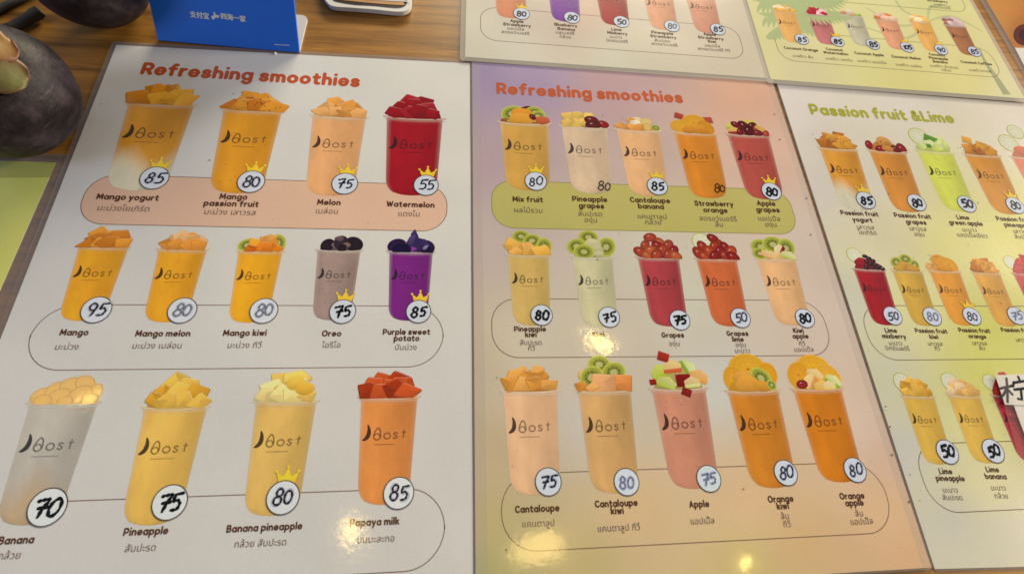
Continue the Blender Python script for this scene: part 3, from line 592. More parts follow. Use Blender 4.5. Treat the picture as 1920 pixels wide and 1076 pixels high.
# ================================================================== THE COUNTER
def wood():
    m, nt, b = nodes('varnished_wood')
    tc = nt.nodes.new('ShaderNodeTexCoord'); mp = nt.nodes.new('ShaderNodeMapping'); mp.inputs['Scale'].default_value = (9, 160, 9); mp.inputs['Rotation'].default_value = (0, 0, .02)
    n = nt.nodes.new('ShaderNodeTexNoise'); n.inputs['Scale'].default_value = 1.0; n.inputs['Detail'].default_value = 7; n.inputs['Roughness'].default_value = .62; n.inputs['Distortion'].default_value = .35
    mp2 = nt.nodes.new('ShaderNodeMapping'); mp2.inputs['Scale'].default_value = (60, 1500, 60)
    n2 = nt.nodes.new('ShaderNodeTexNoise'); n2.inputs['Scale'].default_value = 1.0; n2.inputs['Detail'].default_value = 3
    n3 = nt.nodes.new('ShaderNodeTexNoise'); n3.inputs['Scale'].default_value = 14; n3.inputs['Detail'].default_value = 2
    nt.links.new(tc.outputs['Object'], mp.inputs[0]); nt.links.new(tc.outputs['Object'], mp2.inputs[0]); nt.links.new(tc.outputs['Object'], n3.inputs[0])
    nt.links.new(mp.outputs[0], n.inputs[0]); nt.links.new(mp2.outputs[0], n2.inputs[0])
    cr = nt.nodes.new('ShaderNodeValToRGB'); e = cr.color_ramp.elements
    e[0].position = .30; e[0].color = (.12, .05, .008, 1); e[1].position = .72; e[1].color = (.44, .205, .036, 1)
    k = e.new(.5); k.color = (.30, .135, .022, 1)
    nt.links.new(n.outputs['Fac'], cr.inputs[0])
    mr = nt.nodes.new('ShaderNodeMapRange'); mr.inputs['From Min'].default_value = .3; mr.inputs['From Max'].default_value = .7; mr.inputs['To Min'].default_value = .80; mr.inputs['To Max'].default_value = 1.15
    nt.links.new(n2.outputs['Fac'], mr.inputs[0])
    mr3 = nt.nodes.new('ShaderNodeMapRange'); mr3.inputs['To Min'].default_value = .75; mr3.inputs['To Max'].default_value = 1.2
    nt.links.new(n3.outputs['Fac'], mr3.inputs[0])
    mm = nt.nodes.new('ShaderNodeMath'); mm.operation = 'MULTIPLY'; nt.links.new(mr.outputs[0], mm.inputs[0]); nt.links.new(mr3.outputs[0], mm.inputs[1])
    vm = nt.nodes.new('ShaderNodeVectorMath'); vm.operation = 'SCALE'; nt.links.new(cr.outputs[0], vm.inputs[0]); nt.links.new(mm.outputs[0], vm.inputs['Scale'])
    nt.links.new(vm.outputs[0], b.inputs['Base Color']); b.inputs['Roughness'].default_value = .38
    bp = nt.nodes.new('ShaderNodeBump'); bp.inputs['Distance'].default_value = .00006; nt.links.new(n2.outputs['Fac'], bp.inputs['Height']); nt.links.new(bp.outputs['Normal'], b.inputs['Normal'])
    return m
me = bpy.data.meshes.new('counter')
X0, X1, Y0, Y1 = -.75, .95, -.075, .75
me.from_pydata([(X0, Y0, 0), (X1, Y0, 0), (X1, Y1, 0), (X0, Y1, 0), (X0, Y0, -.04), (X1, Y0, -.04), (X1, Y1, -.04), (X0, Y1, -.04)], [],
               [(0, 1, 2, 3), (7, 6, 5, 4), (0, 4, 5, 1), (1, 5, 6, 2), (2, 6, 7, 3), (3, 7, 4, 0)])
me.materials.append(wood()); o = bpy.data.objects.new('counter_top', me); scene.collection.objects.link(o); o['kind'] = 'structure'

# ================================================================== THE SHEETS
Z_F, Z_C, Z_A, Z_B, Z_D, Z_E = .0004, .0006, .0007, .0010, .0019, .0020
LINE = (118, 92, 76)
# --- white sheet, left
tl = P((218, 85), Z_A); tr = P((881, 119.5), Z_A)
A = sheet_thing([tl, tr, (tr[0] + .0004, tr[1] - .297), (tl[0] - .0012, tl[1] - .297)], Z_A, 'white laminated smoothie menu with orange title, nearest the dark fruits')
lettering('Refreshing smoothies', 'title', A, ink((176, 78, 42), (450, 150)), Z_A + LAY['text'], base=(P((262, 140), Z_A), P((674, 164), Z_A)), w=.315)
fl = ink((207, 167, 136), (500, 380))
frame(A, Z_A, (147, 395), (838, 395), (500, 337), (500, 427), .0135, ink(LINE, (500, 400)), fl)
frame(A, Z_A, (44, 665), (831, 630), (500, 572.5), (400, 691), .0165, ink(LINE, (400, 620)))
xa = P((44, 665), Z_A)[0]
frame(A, Z_A, None, (834, 975), (565, 923), (780, 1069.5), .0165, ink(LINE, (500, 900)), x0=xa)
def D(*a, **k): return drink(A, Z_A, *a, **k)
D((235, 194), (370, 198.5), .0585, (206, 140, 46), R['mango_y'], '85', (290, 334), 'd', True, .0077, low=(205, 190, 155), kind='mango smoothie with white yogurt at the foot', seed=1)
D((414, 206), (534, 210), .0570, (206, 138, 40), R['mango_p'], '80', (471, 341), 'd', True, .0076, kind='orange mango and passion fruit smoothie', seed=2, speck=26)
D((581, 219), (691, 220.5), .0552, (214, 154, 98), R['melon'], '75', (646.6, 344.6), 'n', True, .0075, kind='pale orange melon smoothie', seed=3)
D((720, 222), (835, 223), .0550, (152, 32, 38), R['wmelon'], '55', (799, 347.6), 'n', True, .0074, kind='red watermelon smoothie', seed=4)
caption(A, Z_A, [('Mango yogurt', (240, 371))], [('มะม่วงโยเกิร์ต', (232, 392))], .00262, 0)
caption(A, Z_A, [('Mango', (438, 370)), ('passion fruit', (434, 383))], [('มะม่วง เสาวรส', (431.5, 399))], .00262, 0)
caption(A, Z_A, [('Melon', (617, 380.5))], [('เมล่อน', (613, 397))], .00262, 0)
caption(A, Z_A, [('Watermelon', (770, 384.5))], [('แตงโม', (767, 402))], .00262, 0)
H2 = .0385
D((143.6, 463), (245.4, 465.5), H2, (212, 146, 40), R['mango'], '95', (181, 580.7), 'd', False, .0071, kind='orange mango smoothie', seed=5)
D((293, 468), (392, 469.5), H2, (212, 146, 40), R['mango_m'], '80', (342, 582), 'f', False, .0070, kind='orange mango and melon smoothie', seed=6)
D((443, 471), (534, 472.5), H2, (214, 150, 38), R['mango_k'], '80', (495, 582.7), 'f', False, .0070, kind='orange mango and kiwi smoothie', seed=7)
D((591.5, 470), (680, 470), H2, (152, 126, 112), R['oreo'], '75', (642.6, 584), 'b', True, .0068, kind='greyish brown biscuit smoothie', seed=8, speck=40)
D((726, 472.5), (815.5, 473), H2, (116, 42, 110), R['purple'], '85', (784.8, 584), 'b', True, .0066, kind='purple sweet potato smoothie', seed=9)
caption(A, Z_A, [('Mango', (139.4, 624))], [('มะม่วง', (125.5, 651))], .00225, 0)
caption(A, Z_A, [('Mango melon', (306, 626))], [('มะม่วง เมล่อน', (295, 649))], .00225, 0)
caption(A, Z_A, [('Mango kiwi', (459.4, 625))], [('มะม่วง กีวี่', (458.6, 648))], .00225, 0)
caption(A, Z_A, [('Oreo', (622, 626))], [('โอรีโอ', (621.7, 647.6))], .00225, 0)
caption(A, Z_A, [('Purple sweet', (762.5, 623)), ('potato', (762.5, 635))], [('มันม่วง', (761, 652))], .00215, 0)
H3 = .0470
D((49.7, 757), (189.5, 755.4), .0478, (166, 156, 142), R['banana'], '70', (89.4, 950), 'b', False, .0077, low=(168, 142, 110), kind='grey white banana smoothie', seed=10)
D((265.6, 764), (393.7, 764.6), H3, (202, 160, 78), R['pine'], '75', (318.6, 941), 'b', False, .0073, kind='yellow pineapple smoothie', seed=11)
D((475, 754), (598.5, 753.6), H3, (200, 160, 86), R['banpine'], '80', (530.8, 932), 'd', True, .0072, kind='pale yellow banana and pineapple smoothie', seed=12)
D((672, 746), (788, 744.4), .0458, (198, 124, 64), R['papaya'], '85', (747.6, 923.6), 'd', False, .0070, kind='orange papaya milk smoothie', seed=13)
caption(A, Z_A, [('Banana', (31, 1013))], [('กล้วย', (18, 1042))], .0021, 0)
caption(A, Z_A, [('Pineapple', (274, 996.4))], [('สับปะรด', (263.8, 1027.7))], .0021, 0)
caption(A, Z_A, [('Banana pineapple', (496.6, 989))], [('กล้วย สับปะรด', (488.8, 1018.6))], .00205, 0)
caption(A, Z_A, [('Papaya milk', (702.7, 978.9))], [('นมมะละกอ', (705, 1011))], .0021, 0)

m = MB()
for k, (q, r) in enumerate((((190, 196), .00045), ((203, 193), .0003), ((393, 301), .0006), ((690, 420), .0003), ((512, 412), .00025), ((700, 560), .0002))):
    m.fan(ell(*P(q, Z_A), r, r * .5, 8), Z_A + 6e-4, (.06, .05, .045))
m.build('dirt_specks', A); scene.objects['dirt_specks']['kind'] = 'stuff'
# --- tinted sheet, middle
TB = [((900, 150), (157, 135, 152)), ((1000, 140), (165, 140, 155)), ((1150, 165), (190, 150, 142)), ((1400, 180), (216, 163, 130)), ((1440, 300), (213, 172, 143)),
      ((900, 300), (177, 150, 145)), ((1150, 320), (195, 165, 145)), ((1200, 450), (202, 188, 160)), ((900, 450), (186, 166, 150)), ((1300, 560), (200, 188, 160)), ((1000, 640), (200, 185, 155)),
      ((1530, 600), (205, 180, 155)), ((900, 700), (190, 170, 140)), ((1100, 780), (196, 182, 160)), ((1350, 720), (200, 190, 170)), ((1600, 800), (210, 182, 150)), ((900, 850), (186, 162, 124)),
      ((900, 1000), (178, 158, 108)), ((900, 1060), (164, 154, 100)), ((1200, 960), (206, 168, 116)), ((1500, 1020), (204, 164, 110)), ((1650, 950), (212, 171, 122)), ((1400, 940), (208, 168, 118)), ((1100, 1060), (190, 164, 106)),
      ((1400, 1060), (196, 168, 102)), ((1720, 1050), (206, 162, 112)), ((1480, 450), (206, 182, 158)), ((1680, 850), (208, 170, 136))]
tl = P((885, 117), Z_B); tr = P((1446, 152), Z_B); ww = .2082
B = sheet_thing([tl, (tl[0] + ww, tl[1]), (tl[0] + ww, tl[1] - .297), (tl[0], tl[1] - .297)], Z_B, 'smoothie menu with purple to peach background and orange title, in the middle', TB, film=.0008)
# sealed side margins of the pouch
seal, nt, bb = nodes('sealed_margin'); bb.inputs['Base Color'].default_value = (.62, .60, .58, 1); bb.inputs['Alpha'].default_value = .20; bb.inputs['Roughness'].default_value = .2
for x0, x1 in ((tl[0], tl[0] + .0052), (tl[0] + ww - .0042, tl[0] + ww)):
    e = MB(); e.poly([(x0, tl[1] - .297), (x1, tl[1] - .297), (x1, tl[1]), (x0, tl[1])], Z_B + 1e-5, (.6, .6, .6)); e.build('sealed_margin', B, seal)
lettering('Refreshing smoothies', 'title', B, ink((190, 88, 48), (1100, 190)), Z_B + LAY['text'], base=(P((931, 176.5), Z_B), P((1282, 194), Z_B)), w=.315)
frame(B, Z_B, (922, 375), (1491, 410), (1255, 349), (1200, 433), .0125, ink((140, 125, 70), (1200, 400)), ink((184, 168, 92), (1200, 390)))
frame(B, Z_B, (922, 610), (1558, 640), (1155, 561), (1155, 669), .0135, ink(LINE, (1200, 600)))
frame(B, Z_B, (940, 950), (1672, 960), (1200, 880), (1300, 1017), .015, ink((124, 96, 70), (1200, 900)))
def D(*a, **k): return drink(B, Z_B, *a, **k)
Hb = .0492
D((933, 230.5), (1033, 233), Hb, (196, 146, 68), R['mix'], '80', (1004.6, 340), 'n', True, .0069, kind='golden mixed fruit smoothie', seed=21)
D((1048.7, 237.5), (1142, 240), Hb, (206, 172, 134), R['pinegrape'], '80', (1132.4, 349.4), 't', False, .0068, kind='beige pineapple and grape smoothie', seed=22, plain_badge=False, speck=14)
D((1152, 243), (1241, 246.5), Hb, (220, 164, 110), R['cantban'], '85', (1232.6, 349.4), 'b', True, .0068, kind='peach coloured cantaloupe and banana smoothie', seed=23)
D((1260, 248.5), (1346.4, 252), Hb, (204, 124, 42), R['straworange'], '80', (1349, 353.6), 't', False, .0066, kind='deep orange smoothie', seed=24, plain_badge=False, speck=8)
D((1360, 252.5), (1445.4, 255), Hb, (170, 76, 62), R['applegrape'], '80', (1446.2, 359), 'B', True, .0068, kind='dusky red apple and grape smoothie', seed=25)
caption(B, Z_B, [('Mix fruit', (989.6, 375))], [('ผลไม้รวม', (990.7, 395.4))], .0026, 0)
caption(B, Z_B, [('Pineapple', (1105.9, 374.5)), ('grapes', (1109, 387))], [('สับปะรด', (1106.7, 402)), ('องุ่น', (1108, 413.5))], .0026, 0)
caption(B, Z_B, [('Cantaloupe', (1219, 376.5)), ('banana', (1220.6, 388))], [('แคนตาลูป', (1222.8, 407)), ('กล้วย', (1224.7, 417.6))], .0026, 0)
caption(B, Z_B, [('Strawberry', (1338.6, 383)), ('orange', (1341.4, 395))], [('สตรอว์เบอร์รี่', (1346.4, 411)), ('ส้ม', (1348.6, 422))], .0026, 0)
caption(B, Z_B, [('Apple', (1436.5, 382.3)), ('grapes', (1439.8, 394.3))], [('แอปเปิ้ล', (1442, 411)), ('องุ่น', (1445.4, 422))], .0026, 0)
Hb = .0403
D((947.7, 478), (1033, 479), Hb, (196, 160, 88), R['pinekiwi'], '80', (1015.5, 590.6), 'B', False, .0061, kind='golden pineapple and kiwi smoothie', seed=26, speck=6)
D((1069.4, 482), (1152, 482.7), Hb, (190, 178, 132), R['kiwi'], '75', (1142, 594.4), 'b', False, .0061, kind='pale green kiwi smoothie', seed=27, speck=8)
D((1192, 483), (1276.6, 484.8), Hb, (162, 62, 62), R['grapes'], '75', (1274.5, 600), 'B', False, .0060, kind='dark pink grape smoothie', seed=28)
D((1301.7, 485.5), (1385, 486), Hb, (192, 96, 54), R['grapeslime'], '50', (1388.3, 596), 'd', False, .0060, kind='red orange grape and lime smoothie', seed=29, speck=8)
D((1415, 486), (1495, 486), Hb, (214, 162, 108), R['kiwiapple'], '80', (1509, 596.5), 'B', False, .0059, kind='peach coloured kiwi and apple smoothie', seed=30, speck=5)
caption(B, Z_B, [('Pineapple', (994, 617.4)), ('kiwi', (995.4, 628))], [('สับปะรด', (995.4, 643)), ('กีวี', (996.7, 653.5))], .00205, 0)
caption(B, Z_B, [('Kiwi', (1122, 627.5))], [('กีวี', (1122, 643))], .00205, 0)
caption(B, Z_B, [('Grapes', (1261.5, 628.8))], [('องุ่น', (1264.5, 645))], .00205, 0)
caption(B, Z_B, [('Grapes', (1382.7, 625.8)), ('lime', (1383.7, 636.6))], [('องุ่น', (1389, 647)), ('มะนาว', (1392, 658))], .00205, 0)
caption(B, Z_B, [('Kiwi', (1497, 620.3)), ('apple', (1501, 630.8))], [('กีวี่', (1504, 645)), ('แอปเปิ้ล', (1507.5, 656))], .00205, 0)
Hb = .0462
D((938, 733.5), (1050, 733.5), Hb, (214, 166, 120), R['cant'], '75', (1028, 902.5), 'd', False, .0064, kind='pale peach cantaloupe smoothie', seed=31)
D((1079, 733.5), (1187.4, 733), Hb, (198, 150, 90), R['cantkiwi'], '80', (1174.7, 902.9), 'f', False, .0063, kind='tan cantaloupe and kiwi smoothie', seed=32)
D((1217, 729), (1327.6, 729.6), Hb, (192, 126, 94), R['apple'], '75', (1328.8, 896.7), 'f', False, .0063, kind='pinkish brown apple smoothie', seed=33, speck=24)
D((1359.3, 733), (1464, 733.5), .0455, (194, 118, 40), R['orangekiwi'], '80', (1473, 885.8), 'd', False, .0062, kind='orange smoothie topped with orange and kiwi', seed=34, speck=4)
D((1482.3, 729.6), (1582, 729.5), .0447, (197, 114, 32), R['orangeapple'], '80', (1603, 880.4), 'd', False, .0061, kind='orange smoothie topped with orange and apple', seed=35, speck=3)
caption(B, Z_B, [('Cantaloupe', (1007.6, 954))], [('แคนตาลูป', (1009.5, 982))], .0021, 0)
caption(B, Z_B, [('Cantaloupe', (1155.7, 944)), ('kiwi', (1157.3, 958))], [('แคนตาลูป กีวี่', (1160.4, 990))], .0021, 0)
caption(B, Z_B, [('Apple', (1311, 945.4))], [('แอปเปิ้ล', (1317.2, 977))], .0021, 0)
caption(B, Z_B, [('Orange', (1463.7, 935.7)), ('kiwi', (1467.6, 949))], [('ส้ม', (1471.8, 968)), ('กีวี่', (1475.7, 983))], .0021, 0)
caption(B, Z_B, [('Orange', (1597.5, 930)), ('apple', (1602, 943))], [('ส้ม', (1611, 963)), ('แอปเปิ้ล', (1615.7, 978))], .0021, 0)

# --- cream to yellow sheet, right
TC = [((1480, 190), (222, 205, 185)), ((1700, 180), (222, 205, 185)), ((1900, 230), (225, 208, 180)), ((1530, 350), (206, 190, 170)), ((1650, 450), (210, 195, 152)), ((1780, 450), (215, 200, 124)),
      ((1900, 450), (220, 205, 118)), ((1600, 560), (200, 190, 160)), ((1700, 560), (212, 200, 134)), ((1850, 620), (202, 192, 92)), ((1660, 700), (200, 190, 150)), ((1850, 700), (206, 196, 98)),
      ((1680, 850), (196, 186, 162)), ((1850, 790), (212, 200, 124)), ((1780, 980), (195, 185, 155)), ((1900, 1000), (200, 190, 155)), ((1850, 900), (210, 198, 142)), ((1640, 330), (214, 198, 172))]
a = P((1457, 157), Z_C); b = P((1753, 1066), Z_C); tC = math.radians(-1.6)
Cs = sheet_thing([a, (a[0] + .21 * math.cos(tC), a[1] + .21 * math.sin(tC)), (b[0] + .21 * math.cos(tC), b[1] + .21 * math.sin(tC)), b], Z_C, 'cream and yellow menu with olive green title, on the right', TC, film=.0009)
lettering('Passion fruit &Lime', 'title', Cs, ink((168, 160, 52), (1650, 220)), Z_C + LAY['text'], base=(P((1521, 215), Z_C), P((1792, 232), Z_C)), w=.315)
xr = a[0] + .198
frame(Cs, Z_C, (1617, 600), None, (1800, 573.5), (1780, 674), .0135, ink(LINE, (1750, 600)), x1=xr)
frame(Cs, Z_C, (1719, 865), None, (1820, 829), (1850, 957.5), .0135, ink(LINE, (1800, 900)), x1=xr)
def D(*a, **k): return drink(Cs, Z_C, *a, **k)
an = math.radians(-1.5)
D((1533, 277.5), (1610, 281.5), .0472, (208, 140, 52), R['pf'], '85', (1623.3, 375.8), 'B', True, .0068, ang=an, low=(206, 192, 160), kind='orange passion fruit smoothie over white yogurt', seed=41, speck=14)
D((1625.5, 282), (1700.8, 286.6), .0472, (202, 130, 52), R['pfgrape'], '80', (1718.6, 380), 'B', False, .0067, ang=an, kind='orange passion fruit and grape smoothie', seed=42, speck=10)
D((1716, 282.5), (1790, 287), .0470, (200, 198, 78), R['limeapple'], '50', (1812.3, 382.8), 'B', False, .0067, ang=an, kind='bright lime green apple drink', seed=43, dark=(.05, .05, .02))
D((1804.5, 289), (1877.9, 294), .0470, (198, 130, 44), R['pfpine'], '80', (1903, 385.3), 'b', True, .0067, ang=an, kind='orange passion fruit and pineapple smoothie', seed=44, speck=26)
D((1893, 294), (1966, 299), .0470, (206, 112, 80), R['limestraw'], None, None, ang=an, kind='coral coloured lime drink', seed=45)
caption(Cs, Z_C, [('Passion fruit', (1611.5, 401)), ('yogurt', (1617, 413))], [('เสาวรส', (1622.7, 427)), ('โยเกิร์ต', (1627, 437))], .0024, an)
caption(Cs, Z_C, [('Passion fruit', (1711, 405.6)), ('grapes', (1717.5, 417.3))], [('เสาวรส', (1721, 430)), ('องุ่น', (1724, 440))], .0024, an)
caption(Cs, Z_C, [('Lime', (1805.4, 408.4)), ('green apple', (1811, 419))], [('มะนาว', (1818, 432)), ('แอปเปิ้ลเขียว', (1823, 442))], .0024, an)
caption(Cs, Z_C, [('Passion fruit', (1901, 412)), ('pineapple', (1908, 423))], [('เสาวรส', (1915, 435)), ('สับปะรด', (1920, 445))], .0024, an)
an = math.radians(-2.0)
D((1597.4, 504), (1661.5, 506.4), .0345, (152, 34, 38), R['limeberry'], '50', (1673.5, 592), 'd', False, .0059, ang=an, kind='dark red lime and mixed berry drink', seed=46)
D((1670, 506.5), (1732, 510), .0342, (194, 150, 58), R['pfkiwi'], '80', (1747.5, 593.4), 'f', False, .0059, ang=an, kind='mustard passion fruit and kiwi smoothie', seed=47, speck=10)
D((1738.8, 507), (1802.8, 510), .0342, (212, 140, 48), R['pforange'], '80', (1822, 592.7), 'n', True, .0059, ang=an, kind='orange passion fruit and orange smoothie', seed=48)
D((1820, 510), (1877.7, 513.5), .0340, (204, 146, 62), R['pf'], '75', (1905.5, 592), 'f', False, .0059, ang=an, kind='light brown passion fruit smoothie', seed=49, speck=8)
D((1896, 512), (1956, 515), .0340, (178, 50, 48), R['redberry'], None, None, ang=an, kind='red berry and lime drink', seed=50)
caption(Cs, Z_C, [('Lime', (1670.4, 620)), ('mixberry', (1676.4, 631))], [('มะนาว', (1679, 644)), ('มิกซ์เบอร์รี่', (1682.7, 653.5))], .00198, an)
caption(Cs, Z_C, [('Passion fruit', (1746, 621)), ('kiwi', (1751, 632))], [('เสาวรส', (1753.3, 645)), ('กีวี', (1757.4, 654))], .00188, an)
caption(Cs, Z_C, [('Passion fruit', (1827, 620)), ('orange', (1832.3, 631))], [('เสาวรส', (1836.6, 644)), ('ส้ม', (1841.5, 653))], .00188, an)
caption(Cs, Z_C, [('Passion fruit', (1906, 619.5))], [('เสาวรส', (1918, 638))], .00188, an)
an = math.radians(-2.6)
D((1687.8, 741.5), (1754.8, 744), .0338, (204, 160, 66), R['limepine'], '50', (1776, 846.7), 'B', False, .0063, ang=an, kind='yellow lime and pineapple smoothie', seed=51)
D((1774.3, 741), (1840.5, 743), .0338, (208, 164, 70), R['limeban'], '50', (1861.9, 844.8), 'B', False, .0063, ang=an, kind='yellow lime and banana smoothie', seed=52)
D((1857, 740), (1922, 743), .0338, (160, 42, 48), R['redberry'], None, None, ang=an, kind='dark red drink half under a paper note', seed=53)
caption(Cs, Z_C, [('Lime', (1773, 884)), ('pineapple', (1781.6, 897))], [('มะนาว', (1781.6, 919)), ('สับปะรด', (1786, 933))], .00195, an)
caption(Cs, Z_C, [('Lime', (1860.7, 880.5)), ('banana', (1867, 893.5))], [('มะนาว', (1871.8, 915)), ('กล้วย', (1877.3, 930))], .00195, an)
def specks(sheet, zs, quad, n, seed):
    rg = random.Random(seed); m = MB()
    for k in range(n):
        q = (rg.uniform(quad[0], quad[2]), rg.uniform(quad[1], quad[3])); r = rg.choice((.0002, .0003, .00045))
        m.fan(ell(*P(q, zs), r, r * rg.uniform(.4, 1), 8, rg.uniform(0, 3)), zs + 6e-4 + k * 1e-7, rg.choice(((.10, .08, .06), (.2, .17, .13), (.82, .8, .75))))
    o = m.build('dirt_specks', sheet); o['kind'] = 'stuff'
specks(Cs, Z_C, (1620, 330, 1900, 1030), 22, 5)
_c = CURZ; CURZ = Z_B; specks(B, Z_B, (900, 140, 1420, 1060), 30, 8)
m = MB()
for k, q in enumerate(((1452, 215), (1512, 372), (1520, 440), (1660, 762), (1668, 800), (1672, 852), (1704, 940), (1462, 262))):
    m.fan(ell(*P(q, Z_B), .0006, .0004, 9), Z_B + 6e-4 + k * 1e-7, (.16, .11, .08))
m.build('margin_specks', B); scene.objects['margin_specks']['kind'] = 'stuff'; CURZ = _c
# --- sheet at the top, middle
TD = [((900, 80), (205, 192, 160)), ((1100, 15), (206, 172, 142)), ((1000, 8), (200, 178, 152)), ((1300, 10), (212, 190, 160)), ((1150, 110), (205, 192, 160)), ((1400, 120), (205, 186, 152)), ((1200, 60), (208, 190, 158)), ((960, 100), (204, 192, 162))]
tl = P((872, 107), Z_D); tr = P((1425, 146), Z_D); ad = math.atan2(tr[1] - tl[1], tr[0] - tl[0]); U = Vector((math.cos(ad), math.sin(ad))); V = Vector((-U.y, U.x))
c0 = Vector(tl); c1 = c0 + U * .210
Ds = sheet_thing([tuple(c0 + V * .297), tuple(c1 + V * .297), tuple(c1), tuple(c0)], Z_D, 'menu with apple strawberry and blueberry drinks, bottom row showing at the top of the photo', TD, film=.0034, film_mat=ML_)
frame(Ds, Z_D, (901, 37), (1394, 95), (1120, 31), (1150, 93.5), .0115, ink(LINE, (1100, 50)), ang=ad)
def at(px, py, dy):                               # rim spot a cup height above a foot spot on the sheet
    q = Vector(P((px, py), Z_D)) + V * dy; return unpx(q.x, q.y, Z_D)
def DD(foot, price, bd, st, col, rec, crown=False, kind='', seed=0, w=.0262, h=.0425, dark=None):
    q = Vector(P(foot, Z_D)) + V * h; a = q - U * w / 2; b = q + U * w / 2
    drink(Ds, Z_D, unpx(a.x, a.y, Z_D), unpx(b.x, b.y, Z_D), h, col, rec, price, bd, st, crown, .0061, ang=ad, kind=kind, seed=seed, dark=dark)
DD((959, 34.7), '80', (977.8, 26.6), 'b', (200, 124, 84), R['apple'], True, 'salmon apple strawberry drink', 61)
DD((1062, 41.4), '80', (1072.4, 34), 'b', (112, 48, 128), R['purple'], False, 'violet blueberry banana drink', 62)
DD((1155, 48.3), '50', (1165, 41.7), 'b', (152, 36, 36), R['limeberry'], False, 'red lime and mixed berry drink', 63)
DD((1247, 56.8), '80', (1259.7, 49.8), 'n', (208, 144, 106), R['pine'], False, 'peach pineapple strawberry drink', 64)
DD((1330, 63), '85', (1345.8, 55.9), 'b', (198, 134, 102), R['kiwiapple'], False, 'dusky pink apple, strawberry and kiwi drink', 65)
def cD(l, t): caption(Ds, Z_D, l, t, .00212, ad, bold=.25)
cD([('Apple', (969.4, 41)), ('Strawberry', (969.4, 48))], [('แอปเปิ้ล', (967, 55.3)), ('สตรอว์เบอร์รี่', (966.6, 62.5))])
cD([('Blueberry', (1061, 48.3)), ('Banana', (1061.8, 55.7))], [('บลูเบอร์รี่', (1059.4, 62.8)), ('กล้วย', (1060, 70.4))])
cD([('Lime', (1156, 56.5)), ('Mixberry', (1157.6, 63.4))], [('มะนาว', (1154.6, 70.5)), ('มิกซ์เบอร์รี่', (1157, 78))])
cD([('Pineapple', (1242, 62.8)), ('Strawberry', (1243.7, 70))], [('สับปะรด', (1242, 77.5)), ('สตรอว์เบอร์รี่', (1245.8, 84.5))])
cD([('Apple', (1330.7, 65.5)), ('Strawberry', (1332.8, 72.5)), ('Kiwi', (1335, 79))], [('แอปเปิ้ล', (1335.8, 87)), ('สตรอว์เบอร์รี่ กีวี', (1338.9, 94.3))])

# --- yellow green coconut sheet, top right
TE = [((1440, 40), (215, 202, 138)), ((1500, 140), (215, 198, 146)), ((1700, 150), (221, 202, 128)), ((1800, 150), (221, 204, 130)), ((1900, 170), (224, 210, 154)), ((1650, 50), (221, 210, 140)), ((1750, 10), (215, 207, 130)), ((1560, 30), (223, 210, 138))]
tl = P((1445, 149), Z_E); tr = P((1918, 185), Z_E); ae = math.atan2(tr[1] - tl[1], tr[0] - tl[0]); U2 = Vector((math.cos(ae), math.sin(ae))); V2 = Vector((-U2.y, U2.x))
c0 = Vector(tl); c1 = Vector(tr) + U2 * .0015
Es = sheet_thing([tuple(c0 + V2 * .297), tuple(c1 + V2 * .297), tuple(c1), tuple(c0)], Z_E, 'yellow green coconut drinks menu with faint palm trees, in the top right corner', TE, film=.0036, film_mat=ML_)
pal = MB(); gc = ink((166, 172, 116), (1450, 50)); tcx = ink((172, 166, 118), (1880, 150))
ctr = Vector(P((1470, -20), Z_E)); gc = ink((174, 180, 120), (1450, 50)); kz = 0
inE = lambda q: (Vector(q) - c0).dot(U2) > .0035
for k, (dx, dy) in enumerate(((-.045, -.012), (-.040, -.036), (-.018, -.050), (.014, -.046), (.040, -.026), (.05, .0), (-.05, .012))):
    v0 = Vector((dx, dy)) * 1.15; sd = Vector((-dy, dx)) * (.26 if dx < 0 else -.26)
    pts = smooth([tuple(ctr), tuple(ctr + v0 * .5 + sd), tuple(ctr + v0 - sd * .5)], 11); nn = len(pts)
    if all(inE(q) for q in pts): pal.stroke(pts, .0042, Z_E + 1e-5 + kz * 5e-7, gc); kz += 1
    for j in range(1, nn - 1):                   # leaflets along the frond
        d = (Vector(pts[j + 1]) - Vector(pts[j - 1])).normalized(); L = .0115 * math.sin(math.pi * (j + 2) / (nn + 2))
        for sg in (1, -1):
            e_ = d * .72 + Vector((-d.y, d.x)) * sg * .70
            if inE(pts[j]) and inE(Vector(pts[j]) + e_ * L): pal.stroke([pts[j], tuple(Vector(pts[j]) + e_ * L * .6), tuple(Vector(pts[j]) + (e_ + Vector((0, -.15))) * L)], [.0036, .0030, .0006], Z_E + 1e-5 + kz * 5e-7, gc, caps=False); kz += 1
for k, (dx, dy) in enumerate(((-.02, .03), (-.05, .01), (.03, .02), (-.06, -.012), (.045, -.008))):
    c2 = Vector(P((1740, 40), Z_E)); tip = c2 + Vector((dx, dy))
    pts = smooth([tuple(c2), tuple(c2 + Vector((dx, dy)) * .5 + Vector((-dy, dx)) * .25), tuple(tip)], 8); nn = len(pts)
    pal.stroke(pts, [.0006 + .002 * math.sin(math.pi * (j + .5) / nn) for j in range(nn)], Z_E + 1e-5 + k * 2e-6, ink((192, 190, 124), (1740, 40)))
pts = [P(q, Z_E) for q in ((1836, 92), (1848, 118), (1866, 144), (1888, 178))]
pal.stroke(smooth(pts, 4), [.0016 + .0052 * (j / 12) ** 1.3 for j in range(13)], Z_E + 1e-5, tcx, caps=False)
pal.build('palm_print', Es)
frame(Es, Z_E, (1450, 68), (1878, 138), (1640, 73), (1673, 130), .0115, ink((120, 112, 66), (1600, 100)), ang=ae)
q0 = P((1450, 68), Z_E)[0]
y1 = P((1700, -60), Z_E); 
m = MB(); rr = .0105; q = Vector(P((1800, 6), Z_E)); bt = Vector(P((1787, 21.7), Z_E))
yb = bt.y; xr2 = P((1806, 5), Z_E)[0]
